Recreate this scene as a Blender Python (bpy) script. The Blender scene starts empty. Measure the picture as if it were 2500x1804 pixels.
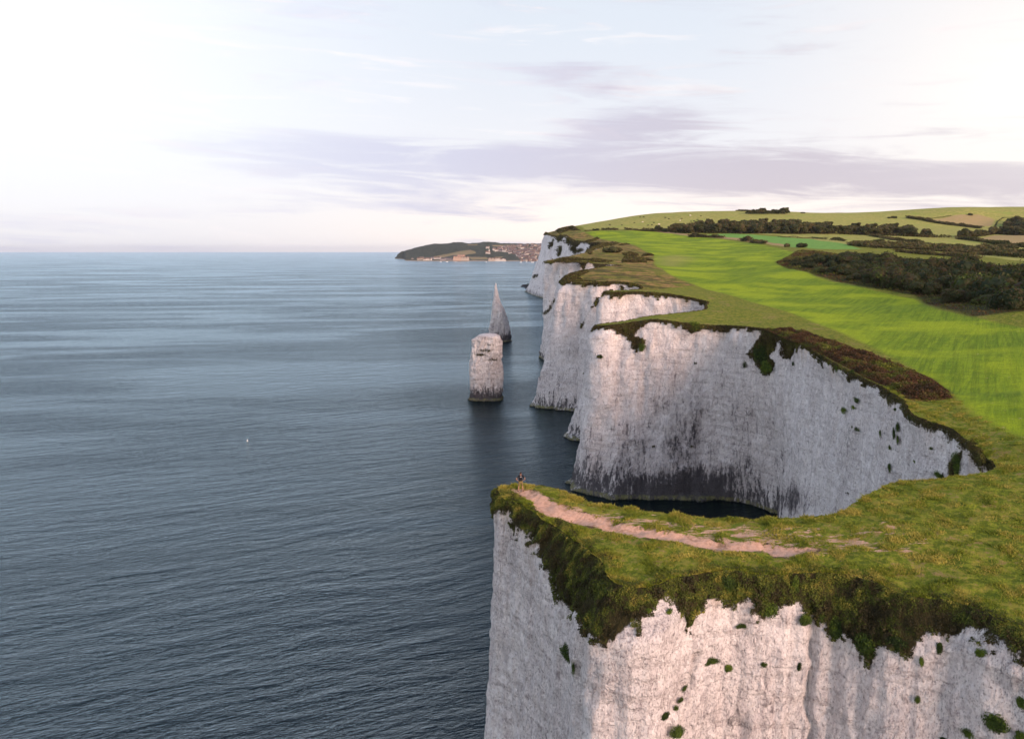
import bpy, math, random
import numpy as np
from mathutils import Vector, Matrix, Euler
from mathutils.geometry import delaunay_2d_cdt
C = bpy.context.scene
COL = C.collection
random.seed(7); RS = np.random.RandomState(11)

# ------------------------------------------------------------------ camera
F = 1945.; CX = 1250.; CY = 902.; PT = math.atan((902-612)/F); HC = 60.
cp, sp = math.cos(PT), math.sin(PT)
cam = bpy.data.cameras.new('camera'); camo = bpy.data.objects.new('camera', cam); COL.objects.link(camo)
camo.location = (0, 0, HC); camo.rotation_euler = (math.pi/2-PT, 0, 0)
cam.sensor_width = 36; cam.lens = 36*F/2500; cam.clip_start = 1; cam.clip_end = 300000
C.camera = camo

# ------------------------------------------------------------------ light
SUN_AZ, SUN_EL = math.radians(142), math.radians(18)
sl = bpy.data.lights.new('sun', 'SUN'); so_ = bpy.data.objects.new('sun', sl); COL.objects.link(so_)
sl.energy = 3.3; sl.angle = math.radians(32); sl.color = (1.0, .67, .53)
sd_ = Vector((math.sin(SUN_AZ)*math.cos(SUN_EL), math.cos(SUN_AZ)*math.cos(SUN_EL), math.sin(SUN_EL)))
so_.rotation_euler = sd_.to_track_quat('Z', 'Y').to_euler()
so_.location = (300, -200, 300)
C.view_settings.view_transform = 'Standard'; C.view_settings.look = 'None'
C.view_settings.exposure = 0.72; C.view_settings.gamma = 1

# ---- node helper
class N:
    def __init__(s, nt): s.nt = nt; s.L = nt.links
    def n(s, typ, ins={}, **kw):
        o = s.nt.nodes.new(typ)
        for k, v in kw.items(): setattr(o, k, v)
        for k, v in ins.items(): s.put(o.inputs[k], v)
        return o
    def put(s, sock, v):
        if isinstance(v, bpy.types.Node): s.L.new(v.outputs[0], sock)
        elif isinstance(v, bpy.types.NodeSocket): s.L.new(v, sock)
        else:
            if isinstance(v, (tuple, list)) and len(v) == 3 and sock.type == 'RGBA': v = (*v, 1)
            sock.default_value = v
    def m(s, op, a, b=None, c=None, clamp=False):
        o = s.n('ShaderNodeMath', operation=op, use_clamp=clamp); s.put(o.inputs[0], a)
        if b is not None: s.put(o.inputs[1], b)
        if c is not None: s.put(o.inputs[2], c)
        return o.outputs[0]
    def mix(s, f, a, b, mode='MIX'):
        o = s.n('ShaderNodeMix', data_type='RGBA', blend_type=mode)
        s.put(o.inputs[0], f); s.put(o.inputs[6], a); s.put(o.inputs[7], b); return o.outputs[2]
    def ss(s, x, a, b, lo=0., hi=1.):
        o = s.n('ShaderNodeMapRange', interpolation_type='SMOOTHSTEP', ins={0: x, 1: a, 2: b, 3: lo, 4: hi}); return o.outputs[0]
    def lin(s, x, a, b, lo=0., hi=1.):
        o = s.n('ShaderNodeMapRange', ins={0: x, 1: a, 2: b, 3: lo, 4: hi}); return o.outputs[0]
    def map(s, vec, scale=(1, 1, 1), rot=(0, 0, 0), loc=(0, 0, 0)):
        return s.n('ShaderNodeMapping', ins={0: vec, 1: loc, 2: rot, 3: scale}).outputs[0]
    def rs(s, vec, deg, scale):
        return s.map(s.map(vec, rot=(0, 0, math.radians(-deg))), scale)
    def noise(s, vec, scale, detail=4, rough=.55, dist=0.):
        return s.n('ShaderNodeTexNoise', ins={'Vector': vec, 'Scale': scale, 'Detail': detail, 'Roughness': rough, 'Distortion': dist}).outputs[0]
    def attr(s, name): return s.n('ShaderNodeAttribute', attribute_name=name).outputs[2]
    def bump(s, h, dist, strength=1., normal=None):
        ins = {'Height': h, 'Distance': dist, 'Strength': strength}
        if normal is not None: ins['Normal'] = normal
        return s.n('ShaderNodeBump', ins=ins).outputs[0]

# ------------------------------------------------------------------ world: physical sky under a thin broken cloud layer
w = bpy.data.worlds.new('World'); C.world = w; w.use_nodes = True; w.node_tree.nodes.clear()
g = N(w.node_tree)
sky = g.n('ShaderNodeTexSky', sky_type='NISHITA', sun_disc=False, sun_elevation=SUN_EL, sun_rotation=SUN_AZ)
sky.air_density = 1; sky.dust_density = 1.5; sky.ozone_density = 2
tc = g.n('ShaderNodeTexCoord').outputs['Generated']
sx = g.n('ShaderNodeSeparateXYZ', ins={0: tc})
az = g.m('ARCTAN2', sx.outputs[0], sx.outputs[1]); el = g.m('ARCSINE', sx.outputs[2])
# az, el in degrees
azd = g.m('MULTIPLY', az, 57.2958); eld = g.m('MULTIPLY', el, 57.2958)
cv = g.n('ShaderNodeCombineXYZ', ins={0: g.m('MULTIPLY', azd, .055), 1: g.m('ADD', g.m('MULTIPLY', eld, .28), g.m('MULTIPLY', azd, .012)), 2: 3.7}).outputs[0]
n1 = g.noise(cv, 1.0, 8, .58, .5)
n2 = g.noise(g.map(cv, (1.6, 3.6, 1), loc=(5, 2, 0)), 1.0, 9, .62, 1.1)
def gauss(x, c, wd):   # soft band centred on c
    d = g.m('DIVIDE', g.m('SUBTRACT', x, c), wd); return g.m('EXPONENT', g.m('MULTIPLY', g.m('MULTIPLY', d, d), -1.))
# elevation of the long lilac bank falls towards the right
bank_c = g.m('ADD', 6.0, g.m('MULTIPLY', azd, -.055))
bank = g.m('MULTIPLY', gauss(eld, bank_c, 1.5), g.m('MULTIPLY', g.ss(azd, -30, -6), g.m('SUBTRACT', 1.0, g.m('MULTIPLY', g.ss(azd, 32, 60), .6))))
bank2 = g.m('MULTIPLY', gauss(eld, 8.6, 1.3), gauss(azd, 9, 6.))
bank3 = g.m('MULTIPLY', gauss(eld, 12.2, .8), gauss(azd, 5., 7.))
bank4 = g.m('MULTIPLY', gauss(eld, 3.2, 1.5), gauss(azd, -9, 9.))
cl = g.m('ADD', g.m('MULTIPLY', bank, .78), g.m('ADD', g.m('MULTIPLY', bank2, .55), g.m('ADD', g.m('MULTIPLY', bank3, .2), g.m('MULTIPLY', bank4, .42))))
cl = g.m('ADD', cl, g.m('MULTIPLY', g.m('SUBTRACT', n1, .5), 1.55))
cl = g.m('ADD', cl, g.m('MULTIPLY', g.m('SUBTRACT', n2, .5), 1.7))
cloud = g.ss(cl, .0, .68)
low = g.ss(eld, 0., 7., 1., 0.)
base = g.mix(g.ss(eld, 2., 17.), (.63, .61, .63), (.53, .565, .62))
base = g.mix(g.m('MULTIPLY', low, g.ss(azd, -25, 12)), base, (.86, .73, .64))
base = g.mix(g.m('MULTIPLY', g.ss(azd, 10, 34), .8), base, (.70, .65, .62))
# broad white glow low in the left sky and another far right: veil of bright cloud
gl = g.m('MULTIPLY', g.ss(azd, 0, -32), g.m('MULTIPLY', g.ss(eld, -2., 11.), g.ss(eld, 34., 20.)))
gl2 = g.m('MULTIPLY', gauss(azd, 36, 9), gauss(eld, 9.5, 4.5))
base = g.mix(gl, base, (.69, .70, .745)); base = g.mix(g.m('MULTIPLY', gl2, .85), base, (.80, .75, .70))
wisps = g.ss(n2, .52, .75)
base = g.mix(g.m('MULTIPLY', wisps, .8), base, (.78, .72, .69))
ccol = g.mix(g.ss(azd, -15, 20), (.44, .44, .57), (.40, .35, .41))
cloudf = g.m('MULTIPLY', cloud, g.m('SUBTRACT', .8, g.m('MULTIPLY', g.m('MAXIMUM', gl, gl2), .72)))
cloudf = g.m('MULTIPLY', cloudf, g.ss(eld, 22., 12., .25, 1.))
lay = g.mix(cloudf, base, ccol)
zen = g.ss(eld, 19, 50)
lay = g.mix(zen, lay, (.16, .24, .40))
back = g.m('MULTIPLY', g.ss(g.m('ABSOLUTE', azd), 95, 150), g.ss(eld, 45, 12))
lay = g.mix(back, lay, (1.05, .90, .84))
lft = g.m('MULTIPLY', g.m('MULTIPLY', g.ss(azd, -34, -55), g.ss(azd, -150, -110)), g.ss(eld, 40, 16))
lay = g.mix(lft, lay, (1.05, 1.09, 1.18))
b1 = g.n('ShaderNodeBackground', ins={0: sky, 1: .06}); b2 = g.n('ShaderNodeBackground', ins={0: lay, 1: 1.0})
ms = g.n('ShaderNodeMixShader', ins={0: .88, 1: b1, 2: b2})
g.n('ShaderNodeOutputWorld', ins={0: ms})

# ------------------------------------------------------------------ maths helpers
def ray(sx, sy):
    a = (sx-CX)/F; b = (CY-sy)/F
    return np.array([a, cp+b*sp, -sp+b*cp])
def PZ(sx, sy, z):
    r = ray(sx, sy); t = (z-HC)/r[2]; return r*t+np.array([0, 0, HC])
def PY(sx, sy, Y):
    r = ray(sx, sy); t = Y/r[1]; return r*t+np.array([0, 0, HC])
def proj(P):
    dz = P[:, 2]-HC; d = np.maximum(P[:, 1]*cp-dz*sp, 1.); u = P[:, 1]*sp+dz*cp
    return np.stack([CX+F*P[:, 0]/d, CY-F*u/d], 1)
def perlin(P, seed=0):
    P = np.asarray(P, float); I = np.floor(P).astype(np.int64); f = P-I
    u = f*f*f*(f*(f*6-15)+10); out = np.zeros(len(P))
    for dx in (0, 1):
        for dy in (0, 1):
            for dz in (0, 1):
                h = (I[:, 0]+dx)*374761393+(I[:, 1]+dy)*668265263+(I[:, 2]+dz)*2147483647+seed*1274126177
                h = (h ^ (h >> 13))*1274126177; h = (h ^ (h >> 16)) & 0xffffffff
                a = (h & 0xffff)/65535.*2*np.pi; b = ((h >> 16) & 0xffff)/65535.*2-1; q = np.sqrt(1-b*b)
                d = q*np.cos(a)*(f[:, 0]-dx)+q*np.sin(a)*(f[:, 1]-dy)+b*(f[:, 2]-dz)
                wx = u[:, 0] if dx else 1-u[:, 0]; wy = u[:, 1] if dy else 1-u[:, 1]; wz = u[:, 2] if dz else 1-u[:, 2]
                out += wx*wy*wz*d
    return out*1.5
def fbm(P, oct=4, seed=0, gain=.5):
    P = np.asarray(P, float); s = 0; a = 1.
    for i in range(oct): s = s+a*perlin(P*(2.03**i)+i*17.3, seed+i); a *= gain
    return s
def XY3(xy, s=1., z=0.): return np.stack([xy[:, 0]*s, xy[:, 1]*s, np.full(len(xy), z)], 1)
def sdf(xy, poly):            # positive inside
    poly = np.asarray(poly, float)[:, :2]; n = len(poly); d = np.full(len(xy), 1e9); ins = np.zeros(len(xy), bool)
    for i in range(n):
        a = poly[i]; b = poly[(i+1) % n]; ab = b-a; L = max((ab**2).sum(), 1e-9)
        t = np.clip(((xy-a)@ab)/L, 0, 1); q = a+t[:, None]*ab-xy; d = np.minimum(d, (q**2).sum(1))
        c = (a[1] > xy[:, 1]) != (b[1] > xy[:, 1])
        with np.errstate(divide='ignore', invalid='ignore'):
            xx = (b[0]-a[0])*(xy[:, 1]-a[1])/(b[1]-a[1])+a[0]
        ins ^= c & (xy[:, 0] < xx)
    d = np.sqrt(d); return np.where(ins, d, -d)
def distline(xy, pl):
    pl = np.asarray(pl, float)[:, :2]; d = np.full(len(xy), 1e9)
    for i in range(len(pl)-1):
        a = pl[i]; ab = pl[i+1]-a; L = max((ab**2).sum(), 1e-9)
        t = np.clip(((xy-a)@ab)/L, 0, 1); q = a+t[:, None]*ab-xy; d = np.minimum(d, (q**2).sum(1))
    return np.sqrt(d)
def smooth(x, a, b): t = np.clip((x-a)/(b-a), 0, 1); return t*t*(3-2*t)

# ------------------------------------------------------------------ object helpers
def tag(o, label=None, cat=None, group=None, kind=None):
    if label: o['label'] = label
    if cat: o['category'] = cat
    if group: o['group'] = group
    if kind: o['kind'] = kind
    return o
def mk(name, V, Fc, mat, parent=None, smooth_=False, attrs=None, link=True):
    V = np.asarray(V, np.float32); me = bpy.data.meshes.new(name)
    if isinstance(Fc, np.ndarray):
        k = Fc.shape[1]; me.vertices.add(len(V)); me.vertices.foreach_set('co', V.ravel())
        me.loops.add(Fc.size); me.loops.foreach_set('vertex_index', Fc.astype(np.int32).ravel())
        me.polygons.add(len(Fc)); me.polygons.foreach_set('loop_start', np.arange(0, Fc.size, k, dtype=np.int32))
        me.polygons.foreach_set('loop_total', np.full(len(Fc), k, np.int32))
    else:
        me.from_pydata([tuple(map(float, v)) for v in V], [], [tuple(map(int, f)) for f in Fc])
    me.update(calc_edges=True)
    if smooth_: me.polygons.foreach_set('use_smooth', np.ones(len(me.polygons), bool))
    for k, a in (attrs or {}).items():
        a = np.asarray(a, np.float32)
        if a.ndim == 1: at = me.attributes.new(k, 'FLOAT', 'POINT'); at.data.foreach_set('value', a)
        else: at = me.attributes.new(k, 'FLOAT_VECTOR', 'POINT'); at.data.foreach_set('vector', a.ravel())
    if mat: me.materials.append(mat)
    me.validate(); o = bpy.data.objects.new(name, me)
    if link: COL.objects.link(o)
    if parent: o.parent = parent
    return o
def empty(name, loc, rz=0.):
    o = bpy.data.objects.new(name, None); COL.objects.link(o); o.location = loc; o.rotation_euler = (0, 0, rz)
    o.empty_display_size = .5; return o
def copy_tree(o, parent=None):
    c = o.copy(); COL.objects.link(c); c.parent = parent
    for ch in list(o.children): copy_tree(ch, c)
    return c
def newmat(name):
    m = bpy.data.materials.new(name); m.use_nodes = True; m.node_tree.nodes.clear(); return m, N(m.node_tree)
def finish(q, col, rough=.9, normal=None, spec=.2, **kw):
    ins = {'Base Color': col, 'Roughness': rough, 'Specular IOR Level': spec}
    if normal is not None: ins['Normal'] = normal
    ins.update(kw)
    b = q.n('ShaderNodeBsdfPrincipled', ins=ins); q.n('ShaderNodeOutputMaterial', ins={0: b}); return b

# ------------------------------------------------------------------ materials
def m_plain(name, col, var=.25, scale=3., rough=.85, col2=None):
    m, q = newmat(name); pos = q.n('ShaderNodeTexCoord').outputs['Object']
    n = q.noise(pos, scale, 5, .6)
    c2 = col2 or tuple(c*(1-var) for c in col)
    finish(q, q.mix(q.ss(n, .35, .65), col, c2), rough, q.bump(n, .02, .4)); return m

def m_leaf(name, cols, scale=.25):
    """foliage: colour picked per leaf by a random point attribute and by broad clumps"""
    m, q = newmat(name); geo = q.n('ShaderNodeNewGeometry')
    r = q.attr('rnd'); n = q.noise(geo.outputs['Position'], scale, 3, .6)
    oi = q.n('ShaderNodeObjectInfo').outputs['Random']
    t = q.m('ADD', q.m('MULTIPLY', r, .55), q.m('ADD', q.m('MULTIPLY', q.m('SUBTRACT', n, .5), 1.6), q.m('MULTIPLY', oi, .45)))
    cr = q.n('ShaderNodeValToRGB', ins={0: t}); e = cr.color_ramp.elements
    e[0].position = 0; e[0].color = (*cols[0], 1); e[1].position = 1; e[1].color = (*cols[-1], 1)
    for i, c in enumerate(cols[1:-1]):
        x = e.new((i+1)/(len(cols)-1)); x.color = (*c, 1)
    d = q.n('ShaderNodeBsdfPrincipled', ins={'Base Color': cr.outputs[0], 'Roughness': .75, 'Specular IOR Level': .25})
    tr = q.n('ShaderNodeBsdfTranslucent', ins={0: q.mix(.5, cr.outputs[0], (.12, .16, .02))})
    q.n('ShaderNodeOutputMaterial', ins={0: q.n('ShaderNodeMixShader', ins={0: .22, 1: d, 2: tr})}); return m

M_thicket = m_leaf('thicket_leaf', [(.009, .018, .006), (.020, .036, .009), (.050, .032, .014), (.030, .055, .012), (.085, .11, .020)], .07)
M_wood = m_leaf('wood_leaf', [(.022, .030, .010), (.055, .066, .018), (.105, .072, .036), (.11, .135, .028)], .05)
M_scrub = m_leaf('scrub_leaf', [(.010, .014, .005), (.030, .038, .010), (.075, .045, .020), (.075, .085, .016), (.16, .15, .03)], .22)
M_drape = m_leaf('brow_leaf', [(.012, .013, .007), (.030, .028, .012), (.055, .042, .018), (.060, .082, .014), (.12, .145, .020), (.27, .23, .045)], .8)
M_tuft = m_leaf('tuft_leaf', [(.06, .075, .010), (.13, .165, .016), (.19, .235, .020), (.31, .27, .05), (.46, .39, .08)], .5)
M_bracken = m_leaf('bracken_leaf', [(.035, .022, .012), (.075, .032, .017), (.10, .052, .024), (.085, .10, .016), (.17, .18, .024)], .18)
M_ivy = m_leaf('ivy_leaf', [(.012, .024, .006), (.03, .055, .010), (.07, .115, .014), (.15, .21, .02)], 1.6)
M_bark = m_plain('bark', (.06, .045, .03), .4, 6.)

def m_land():
    m, q = newmat('downland_turf'); geo = q.n('ShaderNodeNewGeometry'); P = geo.outputs['Position']
    A = lambda s: q.attr(s)
    big = q.noise(P, .035, 5, .6); mid = q.noise(P, .22, 6, .62); fine = q.noise(P, 1.6, 6, .7); vf = q.noise(P, 7., 4, .7)
    wob = q.m('MULTIPLY', q.m('SUBTRACT', mid, .5), 5.)
    # coast turf: olive and straw
    near = q.mix(q.ss(fine, .42, .58), (.088, .120, .012), (.205, .240, .022))
    near = q.mix(q.ss(vf, .46, .60, 0., .5), near, (.055, .072, .012))
    md2 = q.noise(P, .75, 6, .68)
    near = q.mix(q.ss(md2, .50, .62, 0., .65), near, (.29, .245, .05))
    near = q.mix(q.ss(mid, .5, .62, 0., .45), near, (.16, .215, .02))
    straw = q.mix(q.ss(vf, .4, .65), (.22, .165, .055), (.30, .20, .10))
    near = q.mix(q.m('MULTIPLY', q.ss(q.m('ADD', q.m('MULTIPLY', fine, .5), q.m('MULTIPLY', mid, .5)), .535, .60), .85), near, straw)
    col = near
    spk = q.noise(q.map(P, (.9, 2.2, 1)), 1.5, 4, .6)
    near = q.mix(q.ss(spk, .635, .66, 0., .8), near, (.42, .27, .18))
    near = q.mix(q.ss(big, .46, .58, 0., .5), near, (.085, .140, .013))
    # olive scrubby strip along the far cliffs
    rough = q.mix(q.ss(fine, .43, .57), (.065, .075, .014), (.22, .20, .032))
    rough = q.mix(q.ss(mid, .48, .58, 0., .9), rough, (.34, .20, .085))
    rough = q.mix(q.ss(big, .50, .58, 0., .7), rough, (.13, .155, .02))
    rough = q.mix(q.ss(q.noise(P, .09, 6, .7), .50, .56, 0., .75), rough, (.045, .045, .014))
    col = q.mix(q.ss(q.m('ADD', A('sd_rough'), wob), -1.5, 1.5), col, rough)
    # lush sown field with combed tramlines
    rows = q.noise(q.map(P, (1, 1, 1), (0, 0, math.radians(28))), 1., 2)
    mp = q.rs(P, 57, (.05, .75, .2))
    streak = q.noise(mp, 1., 5, .65, .6)
    mead = q.mix(q.ss(streak, .38, .60), (.140, .235, .015), (.225, .330, .018))
    st3 = q.noise(q.rs(P, 60, (.035, 1.9, .2)), 1., 4, .6, .4)
    mead = q.mix(q.ss(st3, .46, .62, 0., .55), mead, (.085, .14, .010))
    mead = q.mix(q.ss(q.noise(P, .6, 5, .7), .48, .62, 0., .45), mead, (.09, .145, .012))
    mead = q.mix(q.ss(big, .44, .60, 0., .8), mead, (.33, .425, .018))
    mead = q.mix(q.ss(vf, .48, .62, 0., .5), mead, (.075, .12, .010))
    mead = q.mix(q.ss(fine, .5, .62, 0., .45), mead, (.10, .155, .012))
    mead = q.mix(q.ss(A('sd_dry'), -12., 8., 0., .55), mead, (.30, .27, .09))
    col = q.mix(q.ss(q.m('ADD', A('sd_meadow'), q.m('MULTIPLY', wob, .35)), -1., 1.2), col, mead)
    past = q.mix(q.ss(mid, .42, .60), (.25, .27, .065), (.36, .34, .10))
    past = q.mix(q.ss(fine, .48, .6, 0., .4), past, (.15, .16, .04))
    past = q.mix(q.ss(big, .5, .7), past, (.24, .29, .06))
    col = q.mix(q.ss(q.m('ADD', A('sd_pasture'), wob), -2., 2.), col, past)
    g2 = q.mix(q.ss(streak, .3, .7), (.12, .27, .05), (.17, .33, .07))
    col = q.mix(q.ss(A('sd_green'), -1., 1.), col, g2)
    tan = q.mix(q.ss(mid, .3, .7), (.34, .25, .13), (.29, .25, .10))
    col = q.mix(q.ss(A('sd_tan'), -3., 3.), col, tan)
    strip = q.mix(q.ss(fine, .3, .7), (.36, .26, .13), (.25, .20, .08))
    col = q.mix(q.ss(A('sd_strip'), -.8, .8), col, strip)
    brk = q.mix(q.ss(fine, .35, .65), (.04, .026, .012), (.07, .05, .016))
    col = q.mix(q.ss(q.m('ADD', A('sd_bracken'), q.m('MULTIPLY', wob, .3)), -.8, .8), col, brk)
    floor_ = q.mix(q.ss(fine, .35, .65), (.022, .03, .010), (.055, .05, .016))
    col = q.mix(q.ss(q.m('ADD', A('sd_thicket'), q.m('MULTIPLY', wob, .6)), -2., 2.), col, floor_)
    # trodden chalky soil
    pw = q.m('ADD', q.m('ADD', A('sd_path'), .22), q.m('ADD', q.m('MULTIPLY', q.m('SUBTRACT', fine, .5), 1.3), q.m('MULTIPLY', q.m('SUBTRACT', vf, .5), .5)))
    soil = q.mix(q.ss(q.n('ShaderNodeTexNoise', ins={'Vector': P, 'Scale': 4., 'Detail': 8., 'Roughness': .7}).outputs[0], .35, .7), (.60, .39, .29), (.47, .28, .19))
    soil = q.mix(q.ss(vf, .62, .75), soil, (.66, .56, .50))
    col = q.mix(q.m('MULTIPLY', q.ss(pw, -.42, -.20), q.ss(md2, .46, .56)), col, (.10, .065, .04))
    col = q.mix(q.ss(pw, -.14, .06), col, soil)
    col = q.mix(q.m('MULTIPLY', q.m('MULTIPLY', q.ss(pw, .9, .2), q.ss(pw, -.1, .1)), q.ss(q.noise(P, 1.1, 6, .7), .50, .58, 0., .7)), col, (.24, .15, .085))
    pn = q.noise(q.map(P, (.55, 1.5, 1)), 1.15, 6, .62)
    pt = q.m('ADD', q.m('MULTIPLY', q.ss(A('sd_patch'), -1.5, 1.5), .20), q.m('SUBTRACT', pn, .68))
    col = q.mix(q.m('MULTIPLY', q.ss(pt, -.01, .05), .9), col, soil)
    nb = q.m('ADD', q.m('MULTIPLY', fine, .5), q.m('MULTIPLY', vf, .25))
    nb = q.m('MULTIPLY', nb, q.m('SUBTRACT', 1., q.m('MULTIPLY', q.ss(pw, -.1, .2), .6)))
    nrm = q.bump(nb, .35, .8)
    nrm = q.bump(streak, .4, .5, nrm)
    finish(q, col, .95, nrm, .08); return m

def m_chalk(name='chalk', tint=(1, 1, 1)):
    m, q = newmat(name); geo = q.n('ShaderNodeNewGeometry'); P = geo.outputs['Position']
    sp_ = q.n('ShaderNodeSeparateXYZ', ins={0: P}); z = sp_.outputs[2]
    nz = q.n('ShaderNodeSeparateXYZ', ins={0: geo.outputs['True Normal']}).outputs[2]
    wv = q.n('ShaderNodeVectorMath', operation='SCALE', ins={0: q.n('ShaderNodeTexNoise', ins={'Vector': P, 'Scale': 1.7, 'Detail': 4.}).outputs[1], 'Scale': .55}).outputs[0]
    Pv = q.n('ShaderNodeVectorMath', operation='ADD', ins={0: P, 1: wv}).outputs[0]
    ribs = q.noise(q.map(P, (1, 1, .24)), 1.0, 7, .68)
    fing = q.noise(q.map(Pv, (1, 1, .38)), 2.6, 6, .72)
    pebb = q.noise(q.map(P, (1, 1, .8)), 5.5, 5, .75)
    def vor_(sc, zs): 
        v_ = q.n('ShaderNodeTexVoronoi', ins={'Vector': q.map(Pv, (1, 1, zs)), 'Scale': sc}); return v_.outputs[0], q.n('ShaderNodeSeparateXYZ', ins={0: v_.outputs[1]}).outputs[0]
    ch1, cc1 = vor_(1.15, .6); ch2, cc2 = vor_(3.1, .75)
    beds = q.noise(q.map(Pv, (.10, .10, 1.25), (math.radians(2.5), math.radians(3), 0)), 1.4, 5, .6)
    blot = q.noise(q.map(P, (1, 1, .5)), .16, 6, .6)
    fin2 = q.noise(q.map(P, (1, 1, .35)), 9., 4, .75)
    col = q.mix(q.ss(blot, .35, .65), (.89*tint[0], .86*tint[1], .84*tint[2]), (.80*tint[0], .76*tint[1], .74*tint[2]))
    col = q.mix(q.lin(cc1, 0., 1., 0., .30), col, (.55, .50, .51))
    col = q.mix(q.lin(cc2, .45, 1., 0., .24), col, (.48, .42, .42))
    col = q.mix(q.ss(ribs, .50, .66, 0., .35), col, (.47, .42, .43))
    col = q.mix(q.m('MULTIPLY', q.ss(fing, .52, .64), q.ss(z, 36., 6., .42, .85)), col, (.31, .265, .275))
    col = q.mix(q.ss(pebb, .535, .64, 0., .66), col, (.20, .17, .175))  # dark flecks painted in for the small shadows between chalk flakes
    col = q.mix(q.m('MULTIPLY', q.ss(fin2, .53, .63), q.ss(blot, .44, .56, .15, .8)), col, (.22, .19, .20))  # finer flecks of the same painted shadow, thicker in blotches
    scr = q.noise(q.map(Pv, (1, 1, .13)), 1.15, 5, .7)
    col = q.mix(q.m('MULTIPLY', q.ss(scr, .53, .62), q.m('MULTIPLY', q.ss(z, 30., 4., .12, .8), q.ss(blot, .40, .56, .35, 1.))), col, (.25, .22, .235))
    # flint seams
    col = q.mix(q.m('MULTIPLY', q.ss(beds, .58, .62), q.ss(pebb, .42, .58, .0, .55)), col, (.30, .26, .25))
    # iron staining under the turf, dark weathering low down
    col = q.mix(q.m('MULTIPLY', q.ss(q.m('ADD', q.attr('top'), q.m('MULTIPLY', q.m('SUBTRACT', ribs, .5), 1.5)), .45, 1.2), .42), col, (.66, .48, .32))
    st = q.m('ADD', q.attr('stain'), q.m('ADD', q.m('MULTIPLY', q.m('SUBTRACT', fing, .5), 1.3), q.m('ADD', q.m('MULTIPLY', q.m('SUBTRACT', scr, .5), 1.9), q.m('MULTIPLY', q.m('SUBTRACT', blot, .5), 1.4))))
    lowz = q.ss(z, 9., .8)
    st2 = q.m('ADD', st, q.m('ADD', q.m('MULTIPLY', lowz, .36), q.m('MULTIPLY', q.ss(q.m('ADD', z, q.m('MULTIPLY', q.m('SUBTRACT', scr, .5), -26.)), 6., 1., 0., .46), q.ss(ribs, .38, .56, .25, 1.))))
    col = q.mix(q.m('MULTIPLY', q.ss(q.attr('stain'), .05, .8), .5), col, (.36, .31, .31))
    col = q.mix(q.m('MULTIPLY', q.ss(st2, .36, .95), .9), col, (.045, .042, .048))
    # algae on the wave-cut ledge
    alg = q.m('MULTIPLY', q.ss(q.m('ADD', z, q.m('MULTIPLY', q.m('SUBTRACT', pebb, .5), 1.2)), 1.35, .95), q.ss(ribs, .42, .56, .1, .95))
    col = q.mix(alg, col, q.mix(q.ss(pebb, .4, .6), (.11, .12, .045), (.27, .25, .13)))
    wet = q.ss(q.m('ADD', z, q.m('MULTIPLY', q.m('SUBTRACT', fing, .5), 2.)), .35, .1)
    col = q.mix(wet, col, (.02, .022, .02))
    # turf and roots spilling over
    vg = q.m('ADD', q.attr('veg'), q.m('ADD', q.m('MULTIPLY', q.m('SUBTRACT', fing, .5), 2.0), q.m('MULTIPLY', q.m('SUBTRACT', pebb, .5), .8)))
    soil = q.mix(q.ss(pebb, .35, .65), (.030, .028, .013), (.065, .055, .022))
    vf = q.ss(vg, -.12, .18)
    col = q.mix(vf, col, soil)
    h = q.m('ADD', q.m('MULTIPLY', ribs, 1.0), q.m('ADD', q.m('MULTIPLY', fing, .55), q.m('MULTIPLY', pebb, .5)))
    nrm = q.bump(h, .75, .75)
    nrm = q.bump(ch1, -.34, .6, nrm)
    nrm = q.bump(ch2, -.16, .7, nrm)
    nrm = q.bump(fin2, .25, .5, nrm)
    nrm = q.bump(q.ss(beds, .54, .62), -.14, .7, nrm)
    finish(q, col, .93, nrm, .12); return m

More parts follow.
